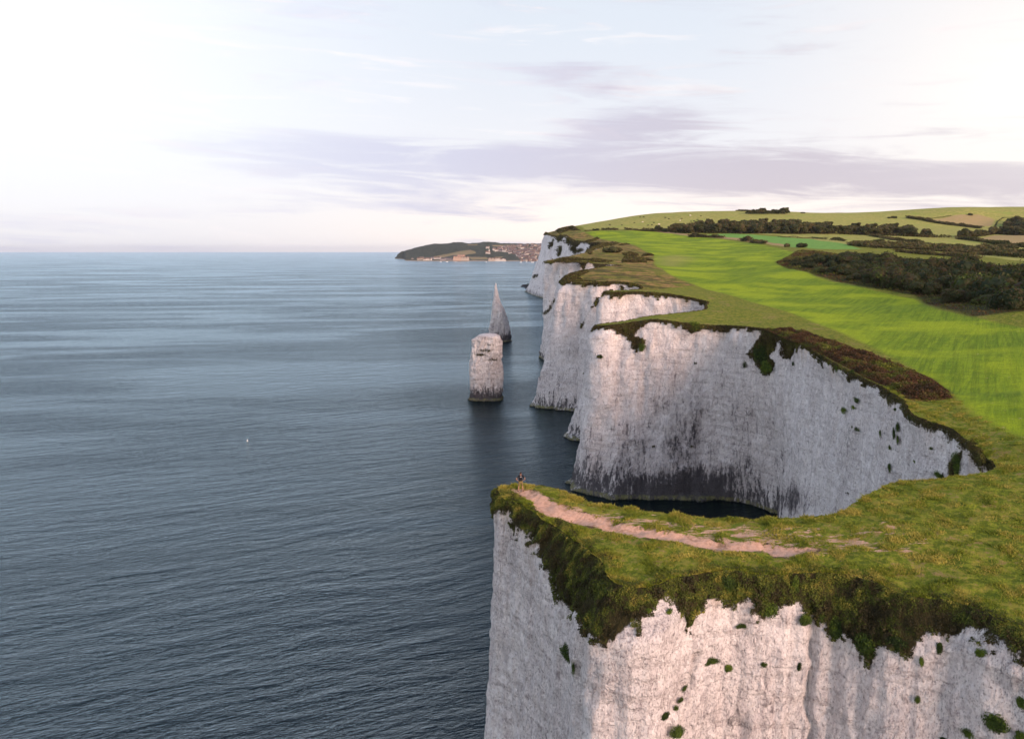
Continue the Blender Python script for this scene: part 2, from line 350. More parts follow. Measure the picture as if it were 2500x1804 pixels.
def m_sea():
    m, q = newmat('sea_water'); P = q.n('ShaderNodeNewGeometry').outputs['Position']
    wrp = q.n('ShaderNodeVectorMath', operation='SCALE', ins={0: q.n('ShaderNodeTexNoise', ins={'Vector': P, 'Scale': .012, 'Detail': 2.}).outputs[1], 'Scale': 14.}).outputs[0]
    Pw = q.n('ShaderNodeVectorMath', operation='ADD', ins={0: P, 1: wrp}).outputs[0]
    sw = q.noise(q.rs(Pw, 24, (.030, .15, 1)), 1., 2, .5, .2)
    w1 = q.noise(q.rs(Pw, 30, (.11, .42, 1)), 1., 4, .58, .3)
    w1b = q.noise(q.rs(Pw, 6, (.16, .55, 1)), 1., 3, .5, .3)
    w2 = q.noise(q.rs(P, 20, (.6, 1.7, 1)), 1., 5, .62, .3)
    w3 = q.noise(q.rs(P, 40, (2.4, 5.0, 1)), 1., 4, .6)
    pat = q.noise(q.rs(P, 10, (.0035, .014, 1)), 1., 5, .6, .8)
    calm = q.ss(pat, .38, .62, .60, 1.5)
    h = q.m('ADD', q.m('MULTIPLY', sw, 1.7), q.m('ADD', q.m('ADD', q.m('MULTIPLY', w1, 1.25), q.m('MULTIPLY', w1b, .6)), q.m('ADD', q.m('MULTIPLY', w2, .62), q.m('MULTIPLY', w3, .15))))
    nrm = q.n('ShaderNodeBump', ins={'Height': h, 'Distance': .44, 'Strength': calm}).outputs[0]
    col = q.mix(q.ss(pat, .35, .65), (.0004, .0045, .006), (.0006, .006, .008))
    fr = q.n('ShaderNodeFresnel', ins={'IOR': 1.333, 'Normal': nrm}).outputs[0]
    body = q.n('ShaderNodeBsdfDiffuse', ins={'Color': col})
    gls = q.n('ShaderNodeBsdfGlossy', ins={'Color': (.70, .88, 1.0), 'Roughness': q.ss(pat, .3, .7, .15, .10), 'Normal': nrm})
    q.n('ShaderNodeOutputMaterial', ins={0: q.n('ShaderNodeMixShader', ins={0: fr, 1: body, 2: gls})}); return m
M_land = m_land(); M_chalk = m_chalk(); M_sea = m_sea()

# ------------------------------------------------------------------ coast: (x, y, z, shoulder_out, shoulder_drop, base_out)
def cy(sx, sy, Y, so=.5, sd=1.0, bo=3.): p = PY(sx, sy, Y); return (p[0], p[1], p[2], so, sd, bo)
def cz(sx, sy, z, so=.5, sd=1.0, bo=3.): p = PZ(sx, sy, z); return (p[0], p[1], p[2], so, sd, bo)
COAST = [
 (420, 20, 44, 1.5, 2, 5), (220, 22, 42, 1.5, 2, 5), (110, 30, 39, 1.5, 2, 5), (62, 37, 38, 1.5, 2, 5), (40, 41, 38, 2, 2.4, 5),
 cz(2500, 1537, 38, 2, 2.2, 4.5), cz(2321, 1467, 38, 2, 2.6, 4.6), cz(2247, 1457, 38, 2, 2.8, 4.4), cz(2130, 1423, 38, 2, 3.2, 4.), cz(2036, 1403, 38, 1.4, 2.6, 2.8),
 cz(1960, 1400, 38, .9, 1.6, 1.1), cz(1851, 1399, 38, 1.0, 1.3, 1.9), cz(1773, 1396, 38, 1.1, 1.3, 2.3), cz(1648, 1408, 38, 1.2, 1.4, 2.6),
 cz(1560, 1432, 38, 2.2, 2.6, 4.), (7.2, 50.6, 38, 2.4, 3.0, 3.8), (6.7, 53.9, 38, 2.2, 2.8, 3.4), (5.3, 57.6, 38, 1.9, 2.4, 3.2), (3.4, 61.5, 38, 1.5, 1.9, 3.),
 (1.3, 65.6, 38.2, 1.1, 1.4, 2.7), (-.9, 68.8, 38.3, .7, 1., 3.), (-1.1, 70.8, 38.5, .4, .8, 2.6), (.9, 72.3, 38.4, .4, .7, 2.),
 cz(1324, 1190, 38.3, .4, .6, 2.5), cz(1440, 1224, 38.2, .4, .6, 3.), cz(1586, 1249, 38.2, .4, .6, 3.), cz(1711, 1259, 38.3, .4, .6, 3.), cz(1848, 1271, 38.3, .4, .6, 3.),
 cz(1965, 1262, 38.5, .4, .6, 3), (26.8, 62.9, 38.8, .4, .6, 3), cz(2086, 1228, 39, .4, .6, 2.5), cz(2153, 1191, 39.2, .4, .6, 2), cz(2180, 1176, 39.3, .4, .6, 1.5), cz(2294, 1168, 39.8, .4, .6, 1), cz(2362, 1159, 40, .4, .6, .8),
 (43.9, 70.6, 40.3, .3, .5, .4), (45.6, 74.5, 40.4, .3, .5, .4), (46.8, 79, 40.6, .4, .6, .8), (47.2, 84, 41, .4, .7, 1.), cz(2243, 1016, 41.3, .4, .8, 1.3), cz(2207, 976, 41.5, .5, 1, 1.5), cz(2155, 944, 41.8, .5, 1, 2),
 cz(2076, 905, 42, .5, 1, 2.), cz(1997, 861, 42.3, .6, 1.2, 2.), (56.8, 157, 42.5, .6, 1.4, 2.2), cy(1862, 801, 177.5, .3, 1.2, -4.5), (51.8, 186, 42.7, .4, 1.0, -1.), cy(1731, 793, 190., .4, .8, 3.), cy(1660, 786, 192, .4, .8, 6),
 cy(1600, 779, 195, .5, .8, 8.5), cy(1520, 790, 198, 1.2, 2.2, 10.), cy(1470, 795, 199.5, 2., 2.8, 8.), cy(1456, 795, 202, 2, 3, 6.), cy(1480, 790, 204.5, 1.5, 2., 6),
 cy(1520, 785.5, 204.5, .5, 1, 5), cy(1592, 771, 206, .4, 1, 4), cy(1660, 764, 209, .4, 1, 3), cy(1714, 757.5, 213, .4, 1, 2), cy(1727, 746, 226, .4, 1, .8), cy(1719, 734, 240, .4, .8, 2),
 cy(1637, 718, 247, .4, .8, 4), cy(1566, 712, 250, .4, .8, 6), cy(1500, 713, 251.5, .5, 1, 8), cy(1480, 713.5, 254, 2., 3., 11), cy(1492, 710.5, 259, 1., 2., 9), cy(1522, 708.5, 265, .4, 1, 4), cy(1550, 706.3, 272, .4, 1, 2.5), cy(1570, 702, 282, .4, 1, 1),
 cy(1556, 694, 291, .4, 1.2, 2), cy(1510, 688, 295, .4, 1.2, 5), cy(1469, 687, 297, .6, 1.5, 7), cy(1445, 690, 300, 1., 2., 8), cy(1400, 687, 305, 1.5, 2.5, 10), cy(1383, 684, 309, 3.5, 4.5, 14), cy(1381, 678, 314, 3., 4., 12),
 cy(1417, 662, 345, 1, 2, 6), cy(1460, 655, 365, 1, 2, 5), cy(1508, 649, 385, .5, 1, 3), cy(1522, 647, 398, .4, 1, 1.5), cy(1500, 646, 408, 1, 2.5, 5), cy(1417, 640, 425, 1.2, 3, 8), cy(1369, 636, 438, 1., 2., 8), cy(1336, 640.5, 446, .5, .8, 2.5), cy(1338, 637.5, 454, .5, 1, 3),
 cy(1376, 628.5, 490, .5, 1, 5), cy(1423, 618, 550, .5, 1, 5), cy(1470, 605, 640, .5, 1, 5), cy(1503, 597, 705, .5, 1, 4), cy(1512, 593.5, 755, .5, 2, 2), cy(1478, 593, 800, 1, 3, 8), cy(1442, 590, 850, 3, 8, 18), cy(1400, 585, 930, 3, 9, 22), cy(1365, 576, 1040, 3, 8, 24), cy(1341, 571, 1120, 3, 7, 26), cy(1336, 569, 1190, 4, 8, 30),
 (75, 1300, 84, 4, 6, 20), (190, 1500, 80, 4, 6, 20), (420, 1900, 60, 4, 5, 20), (800, 2600, 30, 3, 4, 15)]
COAST = np.array(COAST)
# interior height controls
INN = [cz(*a) for a in [(1300, 1210, 38.5), (1700, 1320, 38.2), (2100, 1330, 38.6), (2400, 1300, 39.), (2480, 1400, 38.6), (2450, 1180, 40.2), (2500, 1080, 41.5)]]
INN += [cy(*a) for a in [(2500, 960, 97), (2400, 960, 103), (2500, 860, 130), (2350, 860, 137), (2500, 790, 170), (2150, 780, 195), (1900, 700, 300), (2300, 740, 232), (2100, 740, 245), (2470, 745, 200),
 (1700, 660, 430), (1760, 620, 600), (1640, 618, 600), (1700, 600, 720), (1600, 600, 720), (1650, 580, 860), (1800, 592, 760), (1596, 640, 480), (1620, 690, 305), (1760, 740, 232), (1900, 660, 405),
 (1440, 565, 980), (1550, 563, 1010), (1640, 566, 980), (1403, 553, 1150), (1480, 539, 1190), (1550, 527, 1220), (1650, 519, 1240), (1808, 515, 1250), (1990, 521, 1250), (2170, 531, 1250), (2500, 522, 1500), (2350, 524, 1500), (2260, 530, 1480),
 (1750, 573, 900), (1750, 545, 1060), (2000, 572, 890), (2000, 548, 1060), (2300, 583, 840), (2300, 565, 980), (2500, 600, 760), (2500, 565, 980), (2400, 545, 1200), (1950, 592, 720), (2200, 603, 640), (2500, 626, 540), (2400, 617, 570), (2200, 640, 430), (2400, 645, 400), (2000, 645, 400), (2500, 665, 340), (1900, 612, 580), (2300, 690, 290), (2480, 700, 270), (2050, 615, 560), (2000, 680, 330)]]
INN += [(700, 1250, 120, 0, 0, 0), (900, 900, 100, 0, 0, 0), (700, 500, 66, 0, 0, 0), (500, 250, 54, 0, 0, 0), (250, 90, 44, 0, 0, 0), (120, 60, 40.5, 0, 0, 0), (250, 200, 50, 0, 0, 0), (1300, 1900, 100, 0, 0, 0), (400, 1650, 100, 0, 0, 0), (900, 1700, 90, 0, 0, 0), (1500, 1200, 110, 0, 0, 0), (700, 2000, 60, 0, 0, 0), (1400, 2600, 50, 0, 0, 0), (1600, 400, 70, 0, 0, 0), (900, 100, 50, 0, 0, 0)]
INN = np.array(INN)
K = np.vstack([COAST[:, :3], INN[:, :3]]); SC = 100.
def _phi(r2): return np.where(r2 > 1e-12, .5*r2*np.log(np.maximum(r2, 1e-12)), 0.)
kx = K[:, :2]/SC; NK = len(K)
A_ = _phi(((kx[:, None]-kx[None])**2).sum(2))+np.eye(NK)*.0006; Pm = np.hstack([np.ones((NK, 1)), kx])
sol = np.linalg.solve(np.block([[A_, Pm], [Pm.T, np.zeros((3, 3))]]), np.concatenate([K[:, 2], np.zeros(3)]))
def Hs(xy):
    xy = np.atleast_2d(xy)[:, :2]/SC; out = np.empty(len(xy))
    for i in range(0, len(xy), 20000):
        q = xy[i:i+20000]; out[i:i+20000] = _phi(((q[:, None]-kx[None])**2).sum(2))@sol[:NK]+sol[NK]+q@sol[NK+1:]
    return out
def H(xy):
    xy = np.atleast_2d(xy)[:, :2]; r = np.hypot(xy[:, 0], xy[:, 1])
    nf = smooth(r, 140, 60)
    return Hs(xy)+nf*(.22*fbm(XY3(xy, .16), 3, 5)+.10*fbm(XY3(xy, .9), 3, 9))+smooth(r, 100, 400)*(.5*fbm(XY3(xy, .03), 2, 3))
def hit(sx, sy, y0=38., y1=1700.):
    r = ray(sx, sy); Ys = np.exp(np.linspace(math.log(y0), math.log(y1), 900)); t = Ys/r[1]
    X = r[0]*t; Z = HC+r[2]*t; h = Hs(np.stack([X, Ys], 1)); k = np.where(Z < h)[0]
    if len(k) == 0: k = np.argmin(Z-h); return np.array([X[k], Ys[k], h[k]])
    k = max(k[0], 1); a = (Z-h)[k-1]; b = (Z-h)[k]; f = a/(a-b+1e-9)
    x = X[k-1]+(X[k]-X[k-1])*f; y = Ys[k-1]+(Ys[k]-Ys[k-1])*f; return np.array([x, y, Hs(np.array([[x, y]]))[0]])
def hits(pl, **k): return np.array([hit(*p, **k) for p in pl])

# fine coast line
def catmull(Pn, spacing):
    out = []
    for i in range(len(Pn)-1):
        p0 = Pn[max(i-1, 0)]; p1 = Pn[i]; p2 = Pn[i+1]; p3 = Pn[min(i+2, len(Pn)-1)]
        L = np.hypot(*(p2-p1)[:2]); ds = spacing(p1, p2); k = max(2, int(math.ceil(L/ds))); t = np.linspace(0, 1, k, endpoint=False)[:, None]
        # centripetal-ish: damp the tangents so uneven spans do not overshoot
        a = np.hypot(*(p1-p0)[:2])+1e-6; b = L+1e-6; c = np.hypot(*(p3-p2)[:2])+1e-6
        m1 = ((p2-p1)/b*a+(p1-p0)/a*b)/(a+b)*b if i > 0 else (p2-p1)
        m2 = ((p3-p2)/c*b+(p2-p1)/b*c)/(b+c)*b if i < len(Pn)-2 else (p2-p1)
        out.append((2*t**3-3*t**2+1)*p1+(t**3-2*t**2+t)*m1+(-2*t**3+3*t**2)*p2+(t**3-t**2)*m2)
    out.append(Pn[-1:]); return np.vstack(out)
def spc(a, b):
    d = min(np.hypot(a[0], a[1]), np.hypot(b[0], b[1])); x = min(a[0], b[0])
    return 12. if x > 60 and d < 200 and min(a[1], b[1]) < 45 else max(.22, d*.0034)
CL = catmull(COAST, spc)
def smooth_n(xy, wdt):
    s = np.concatenate([[0], np.cumsum(np.hypot(*np.diff(xy, axis=0).T))]); T = np.empty_like(xy)
    for i in range(len(xy)):
        a = np.interp(s[i]-wdt(i), s, np.arange(len(s))); b = np.interp(s[i]+wdt(i), s, np.arange(len(s)))
        pa = [np.interp(a, np.arange(len(s)), xy[:, k]) for k in (0, 1)]; pb = [np.interp(b, np.arange(len(s)), xy[:, k]) for k in (0, 1)]
        T[i] = np.subtract(pb, pa)
    T /= np.linalg.norm(T, axis=1)[:, None]+1e-9; return np.stack([-T[:, 1], T[:, 0]], 1)
rr = np.hypot(CL[:, 0], CL[:, 1])
NRM = smooth_n(CL[:, :2], lambda i: 1.2+rr[i]*.012)
jag = fbm(XY3(CL[:, :2], .5), 4, 21, .6)*np.clip(.25+rr*.0012, .25, 1.2)*.55
CL[:, :2] += NRM*jag[:, None]
CL[:, 2] = H(CL[:, :2])

# ------------------------------------------------------------------ land surface
def build_land():
    th = np.radians(np.concatenate([np.arange(-3, 37, .33), np.arange(37, 88, 1.5)]))
    r = []; x = 40.
    while x < 2700: r.append(x); x *= 1.0072 if x < 1500 else 1.03
    r = np.array(r); G = np.stack(np.meshgrid(th, r), -1).reshape(-1, 2)
    G[:, 0] += RS.uniform(-.0025, .0025, len(G)); G[:, 1] *= 1+RS.uniform(-.0025, .0025, len(G))
    xy = np.stack([np.sin(G[:, 0])*G[:, 1], np.cos(G[:, 0])*G[:, 1]], 1)
    ring = np.vstack([CL[:, :2], [(1500, 2690), (2600, 2200), (2650, 700), (2600, 60), (900, 0)]])
    bx0, by0 = CL[:, 0].min(), CL[:, 1].min()
    s = np.full(len(xy), -1.)
    k = (xy[:, 0] > bx0)
    # coarse ring for inside test, fine for distance near camera
    s[k] = sdf(xy[k], ring[::2])
    keep = s > np.maximum(.12, G[:, 1]*.0022)
    xy = xy[keep]
    pts = np.vstack([ring, xy]); nr = len(ring)
    res = delaunay_2d_cdt([Vector(p) for p in pts], [(i, (i+1) % nr) for i in range(nr)], [], 1, 1e-5)
    V = np.array([(v.x, v.y) for v in res[0]]); Fc = np.array([f for f in res[2] if len(f) == 3], np.int32)
    return V, Fc
LV, LF = build_land()
LZ = H(LV)
z2 = lambda X, Y: (1600+X/2.52, 480+Y/2.52)
z3 = lambda X, Y: (1150+X/3.21, 1050+Y/3.21)
z4 = lambda X, Y: (1750+X/2.976, 1050+Y/2.976)
zc = lambda X, Y: (1280+X/6.297, 540+Y/6.297)
zr = lambda X, Y: (1900+X/3.78, 500+Y/3.78)
zf = lambda X, Y: (1350+X/3.78, 500+Y/3.78)
PO = {}
PO['meadow'] = [(1428, 567.5), (1459, 581), (1501, 589), (1545, 597), (1570, 610), (1596, 623), (1598, 643), (1629, 667), (1640, 673), (1699, 696), (1798, 726), (1937, 766), (2017, 797), (2116, 841), (2215, 893), (2314, 958), (2365, 1005), (2420, 1035), (2560, 1100), (2700, 1110), (2700, 840), (2500, 801), (2294, 758), (2235, 730), (2116, 706), (1997, 678), (1900, 645), (1949, 617), (1925, 613), (1900, 606), (1850, 596), (1760, 584), (1640, 568), (1550, 564)]
PO['dry'] = [(1620, 628), (1655, 623), (1680, 632), (1640, 650), (1618, 645)]
PO['green'] = [z2(300, 236), z2(480, 228), z2(700, 243), z2(950, 262), z2(1160, 290), z2(1270, 322), z2(1100, 328), z2(850, 312), z2(680, 285), z2(420, 250)]
PO['pasture'] = [(1405, 552), (1440, 563), (1550, 561), (1640, 562), (1760, 568), (1900, 575), (2060, 596), (2300, 606), (2520, 640), (2750, 640), (2750, 500), (2600, 490), (1808, 490), (1500, 510), (1400, 530)]
PO['tan'] = [zr(1830, 320), zr(2000, 280), zr(2300, 275), zr(2400, 395), zr(2268, 385), zr(2000, 350)]
PO['tan2'] = [zr(1400, 140), zr(1650, 95), zr(1850, 90), zr(2000, 130), zr(1960, 200), zr(1700, 185), zr(1500, 165)]
PO['strip'] = [zf(930, 250), zf(1060, 248), zf(1300, 272), zf(1600, 300), zf(1750, 310), zf(2180, 372), zf(2150, 388), zf(1900, 355), zf(1700, 325), zf(1260, 292), zf(1060, 262)]
PO['bracken'] = [z2(670, 815), z2(850, 820), z2(1100, 890), z2(1300, 960), z2(1500, 1040), z2(1700, 1120), z2(1800, 1190), z2(1830, 1240), z2(1700, 1262), z2(1560, 1250), z2(1450, 1188), z2(1300, 1118), z2(1100, 1012), z2(900, 908), z2(790, 870)]
PO['thicket'] = [z2(880, 330), z2(850, 350), z2(740, 405), z2(800, 440), z2(1000, 490), z2(1300, 560), z2(1600, 605), z2(1750, 690), z2(1950, 740), z2(2300, 800), z2(2600, 860), z2(2600, 520), z2(2268, 490), z2(1980, 455), z2(1560, 420), z2(1300, 375), z2(1000, 338)]
PO['path'] = [z3(*p) for p in [(330, 455), (380, 470), (470, 480), (560, 530), (640, 580), (720, 600), (760, 630), (830, 650), (960, 685), (1100, 715), (1180, 760), (1300, 765), (1500, 795), (1700, 822), (1850, 845), (2000, 890), (2150, 905)]]+[z4(*p) for p in [(0, 790), (220, 820), (300, 815), (400, 830), (520, 855), (700, 870), (620, 895), (520, 922), (440, 913), (350, 880), (150, 865), (0, 868)]]+[z3(*p) for p in [(2100, 942), (2000, 928), (1900, 915), (1700, 890), (1500, 860), (1300, 830), (1150, 800), (1000, 750), (850, 730), (720, 700), (620, 680), (560, 640), (470, 570), (430, 520), (370, 480)]]
PO['patch'] = [z3(*p) for p in [(700, 575), (900, 630), (1200, 670), (1500, 695), (1800, 730), (2100, 745)]]+[z4(*p) for p in [(100, 690), (400, 690), (700, 700), (900, 740), (1300, 700), (1500, 740), (1400, 900), (1000, 880), (700, 890), (400, 860), (100, 860)]]+[z3(*p) for p in [(2000, 900), (1500, 820), (1100, 760), (800, 680)]]
PO['worn'] = [z2(1950, 1330), z2(2100, 1360), z2(2300, 1440), z2(2400, 1520), z2(2300, 1560), z2(2100, 1450), z2(1960, 1380)]
PO['rough'] = [(1400, 555), (1428, 569), (1459, 583), (1501, 591), (1545, 599), (1570, 612), (1594, 625), (1597, 646), (1629, 670), (1690, 697), (1620, 704), (1560, 708), (1450, 702), (1370, 700), (1320, 650), (1320, 560)]
WP = {}
for k, pl in PO.items(): WP[k] = hits(pl, y1=1320.)[:, :2]
pas = WP['pasture']; WP['pasture'] = np.vstack([pas[:10], [(1400, 480), (2640, 600), (2640, 2600), (300, 2600), (60, 1350)]])
mw = WP['meadow']; im = PO['meadow'].index((2700, 1110)); WP['meadow'] = np.vstack([mw[:im+1], [(220, 100), (520, 150), (560, 330), (230, 215)], mw[im+2:]])
WP['thicket'] = np.vstack([WP['thicket'][:9], [(170, 190)], [(330, 300)], WP['thicket'][12:]])
SD = {k: sdf(LV, p) for k, p in WP.items()}
SD['tan'] = np.maximum(SD['tan'], SD['tan2']); SD['patch'] = np.minimum(np.maximum(SD['patch'], SD['worn']-1.3), np.maximum(9-LV[:, 0]*.30, SD['worn']-1.3))
LZ = LZ - .26*smooth(SD['path'], -.3, .25)*np.clip(1+fbm(XY3(LV, .7), 2, 77), 0, 2)
at = {'sd_'+k: np.clip(SD[k], -60, 60) for k in ('meadow', 'dry', 'green', 'pasture', 'tan', 'strip', 'bracken', 'thicket', 'path', 'patch', 'rough')}
land = mk('ground', np.column_stack([LV, LZ]), LF, M_land, smooth_=True, attrs=at); tag(land, kind='structure')

# ------------------------------------------------------------------ cliffs
VEG = []   # pixel outlines of the turf and scrub spilling over each brow, baked on the wall they hang on
VEG.append([(2540, 1530), (2400, 1480), (2247, 1440), (2036, 1395), (1851, 1390), (1650, 1395), (1560, 1400), (1430, 1300), (1330, 1225), (1243, 1180), (1200, 1200), (1198, 1241), (1240, 1248), (1253, 1258), (1250, 1292), (1270, 1285), (1295, 1300), (1312, 1322), (1321, 1365), (1350, 1408), (1362, 1461), (1399, 1485), (1430, 1538), (1474, 1573), (1500, 1560), (1537, 1519), (1580, 1500), (1612, 1462), (1640, 1455), (1664, 1490), (1686, 1530), (1705, 1500), (1721, 1468), (1745, 1453), (1805, 1479), (1830, 1460), (1858, 1513), (1890, 1490), (1912, 1471), (1948, 1468), (1965, 1490), (2000, 1510), (2043, 1560), (2060, 1545), (2090, 1560), (2126, 1622), (2140, 1580), (2200, 1590), (2221, 1600), (2240, 1560), (2269, 1540), (2329, 1555), (2360, 1530), (2400, 1530), (2450, 1560), (2540, 1600)])
VEG2 = [[(1456, 790), (1500, 785), (1580, 780), (1577, 795), (1555, 805), (1548, 818), (1530, 820), (1516, 812), (1490, 800)],
        [(1530, 815), (1553, 825), (1580, 828), (1578, 842), (1565, 850), (1548, 846)], [(1455, 866), (1472, 864), (1474, 874), (1458, 874)],
        [z2(160, 765), z2(310, 770), z2(290, 815), z2(230, 842), z2(190, 820)],
        [z2(665, 810), z2(900, 850), z2(880, 900), z2(850, 980), z2(800, 1005), z2(790, 930), z2(760, 870), z2(735, 950), z2(680, 980), z2(735, 1020), z2(730, 1070), z2(700, 1090), z2(650, 1070), z2(640, 1030), z2(580, 980), z2(620, 900)],
        [z2(880, 900), z2(1000, 950), z2(1150, 1020), z2(1350, 1120), z2(1530, 1230), z2(1560, 1260), z2(1450, 1190), z2(1350, 1130), z2(1240, 1100), z2(1200, 1090), z2(1100, 1030), z2(960, 960), z2(900, 925)],
        [z4(1790, 140), z4(1770, 230), z4(1760, 320), z4(1690, 350), z4(1690, 230), z4(1740, 180)], [z4(1800, 60), z4(1850, 130), z4(1925, 250), z4(1915, 275), z4(1870, 220), z4(1835, 160)],
        [z4(1550, 270), z4(1640, 310), z4(1680, 345), z4(1640, 345), z4(1580, 305)]]
VEG3 = [[zc(*p) for p in [(1240, 1080), (1500, 1070), (2300, 1090), (2300, 1125), (1700, 1100), (1540, 1100), (1490, 1160), (1420, 1130), (1380, 1100)]],
        [zc(*p) for p in [(600, 860), (1200, 920), (1180, 930), (1040, 975), (980, 920), (900, 930), (720, 960), (650, 920), (590, 960)]],
        [zc(*p) for p in [(1440, 960), (1530, 980), (1550, 1060), (1460, 1040)]],
        [zc(*p) for p in [(490, 1150), (470, 1260), (330, 1440), (280, 1420), (400, 1310), (470, 1200)]],
        [zc(*p) for p in [(1240, 1090), (1100, 1300), (980, 1400), (900, 1600), (870, 1640), (940, 1500), (1050, 1300), (1180, 1150)]],
        [zc(*p) for p in [(340, 635), (580, 605), (700, 600), (900, 620), (1200, 620), (1500, 620), (1500, 660), (1380, 690), (1350, 650), (1250, 670), (1200, 720), (1070, 720), (1000, 650), (900, 740), (860, 650), (700, 610), (640, 630), (560, 610), (400, 650)]]]
VEG4 = [[zc(*p) for p in [(330, 190), (450, 210), (500, 250), (540, 300), (600, 230), (640, 210), (640, 330), (720, 350), (780, 370), (900, 330), (1040, 340), (1000, 420), (950, 480), (1200, 380), (1500, 330), (1300, 200), (700, 50), (420, 130)]],
        [zc(*p) for p in [(520, 400), (560, 400), (550, 520), (470, 560), (520, 480)]], [zc(*p) for p in [(730, 410), (780, 400), (770, 470), (740, 450)]], [zc(*p) for p in [(150, 820), (190, 830), (170, 870), (140, 850)]], [zc(*p) for p in [(420, 350), (470, 300), (410, 390)]], [zc(*p) for p in [(800, 480), (870, 420), (900, 440), (830, 490)]]]
STAIN = [  # (sx, sy, rx, ry, strength)
 (1680, 1185, 190, 60, .95), (1640, 1110, 60, 110, .6), (1700, 1050, 80, 130, .5), (1600, 960, 100, 130, .32), (1790, 1040, 90, 150, .38), (1850, 1130, 90, 80, .5), (1560, 1120, 110, 120, .55), (1450, 1140, 60, 90, .6), (1470, 1010, 50, 130, .3), (1930, 1220, 45, 45, .9), (1900, 1080, 60, 120, .25),
 (1760, 940, 70, 60, .25), (1370, 930, 40, 60, .35), (1310, 930, 25, 60, .3), (1410, 860, 20, 50, .4), (1345, 860, 15, 90, .3), (1430, 760, 35, 40, .22), (1330, 690, 30, 60, .15), (2130, 1700, 500, 120, .10), (1750, 1740, 90, 70, .25)]
def wall(i0, i1, nz, veg, name='chalk_cliff', zb=-1.5):
    T = CL[i0:i1]; Nn = NRM[i0:i1]; m = len(T); v = np.linspace(0, 1, nz)**.9
    z = T[:, 2][:, None]*(1-v)[None]+zb*v[None]; drop = T[:, 2][:, None]-z
    so, sd, bo = T[:, 3:4], T[:, 4:5], T[:, 5:6]; full = T[:, 2:3]-zb
    off = np.where(drop < sd, so*(drop/sd)**.8, so+(np.where(bo < 0, bo, np.maximum(bo, so))-so)*np.clip((drop-sd)/(full-sd), 0, 1)**1.15)
    base = np.stack([T[:, 0][:, None]+Nn[:, 0][:, None]*off, T[:, 1][:, None]+Nn[:, 1][:, None]*off, z], 2).reshape(-1, 3)
    r = np.repeat(np.hypot(T[:, 0], T[:, 1]), nz); dr = drop.reshape(-1); zz = z.reshape(-1)
    Bz = base*np.array([1, 1, .22])
    d = 1.3*fbm(Bz*.085, 3, 31)+.55*fbm(Bz*.3, 3, 41)+.36*fbm(Bz*np.array([1, 1, 1.6])*.95, 4, 51, .6)+.17*np.abs(fbm(base*np.array([1, 1, .6])*2.2, 3, 61))
    rid = 1-np.abs(fbm(Bz*.17, 2, 71))*2; d += (.55*rid-.3)*smooth(r, 60, 130)
    bed = np.round(base[:, 2]/1.5+.5*perlin(base*.12, 5)); d += .11*np.sin(bed*12.9898)
    d *= smooth(dr, 0, 3.5)*np.clip(.42+r*.0028, .5, 1.7)
    S0 = proj(base); nearw = smooth(r, 95, 80)
    d = d-nearw*smooth(dr, 1.5, 4)*(.6*np.exp(-((base[:, 0]-20.6-.35*perlin(base*np.array([0, 0, .7])+3.3))/.22)**2)+.55*np.exp(-(distline(S0, [(1705, 1600), (1694, 1640), (1680, 1680), (1655, 1722), (1640, 1760), (1644, 1830)])/7.)**2)+.30*np.exp(-(distline(S0, [(1420, 1560), (1408, 1640), (1412, 1820)])/4.)**2))
    toe = smooth(zz, 1.5, .3)*(.35+2.3*np.clip(fbm(base*np.array([.16, .16, .05]), 3, 91)+.15, 0, 1.2))*smooth(r, 90, 150)*np.repeat(smooth(bo[:, 0], -.5, 1.), nz)
    nn = np.repeat(Nn, nz, 0); P = base.copy(); P[:, 0] += nn[:, 0]*(d+toe); P[:, 1] += nn[:, 1]*(d+toe)
    S = proj(P); vg = 1.-dr/(.35+.5*(1+fbm(XY3(P[:, :2], .35), 3, 8)*1.4).clip(.15, 3))
    vg = np.clip(vg, -1, 1)*.7
    for poly in veg: vg = np.maximum(vg, np.clip(sdf(S, poly)/(20. if veg is VEG else 8.), -1, 1))
    vg = vg+.75*smooth(r, 70, 160)*fbm(Bz*np.array([1, 1, 1.6])*(95/r)[:, None], 4, 15, .6)*(vg > -.62)
    st = np.zeros(len(P))
    for (a, b, rx, ry, s) in STAIN: st = np.maximum(st, s*np.exp(-((S[:, 0]-a)/rx)**2-((S[:, 1]-b)/ry)**2))
    top = np.exp(-dr/4.5)*(1+1.2*fbm(XY3(P[:, :2], .09), 2, 12))
    I = np.arange(m*nz).reshape(m, nz); a = I[:-1, :-1].ravel(); b = I[1:, :-1].ravel(); c = I[1:, 1:].ravel(); e = I[:-1, 1:].ravel()
    o = mk(name, P, np.stack([a, e, c, b], 1), M_chalk, smooth_=True, attrs={'veg': vg, 'stain': st, 'top': top}); tag(o, kind='structure')
    return P.reshape(m, nz, 3), vg.reshape(m, nz), nn.reshape(m, nz, 2)
def near_i(x, y): return int(np.argmin((CL[:, 0]-x)**2+(CL[:, 1]-y)**2))
ia = near_i(2.8, 71.4); ib = near_i(44.3, 71.5); ic = near_i(*PY(1592, 771, 206)[:2]); idd = near_i(*PY(1508, 649, 385)[:2])
W1 = wall(0, ia+1, 210, VEG); W1b = wall(ia, ib+1, 60, []); W2 = wall(ib, ic+1, 120, VEG2); W3 = wall(ic, idd+1, 90, VEG3); W4 = wall(idd, len(CL), 70, VEG3+VEG4)

# ------------------------------------------------------------------ sea
sea = mk('sea', [(-30000, -3000, 0), (30000, -3000, 0), (30000, 30000, 0), (-30000, 30000, 0)], [(0, 1, 2, 3)], M_sea); tag(sea, kind='structure')
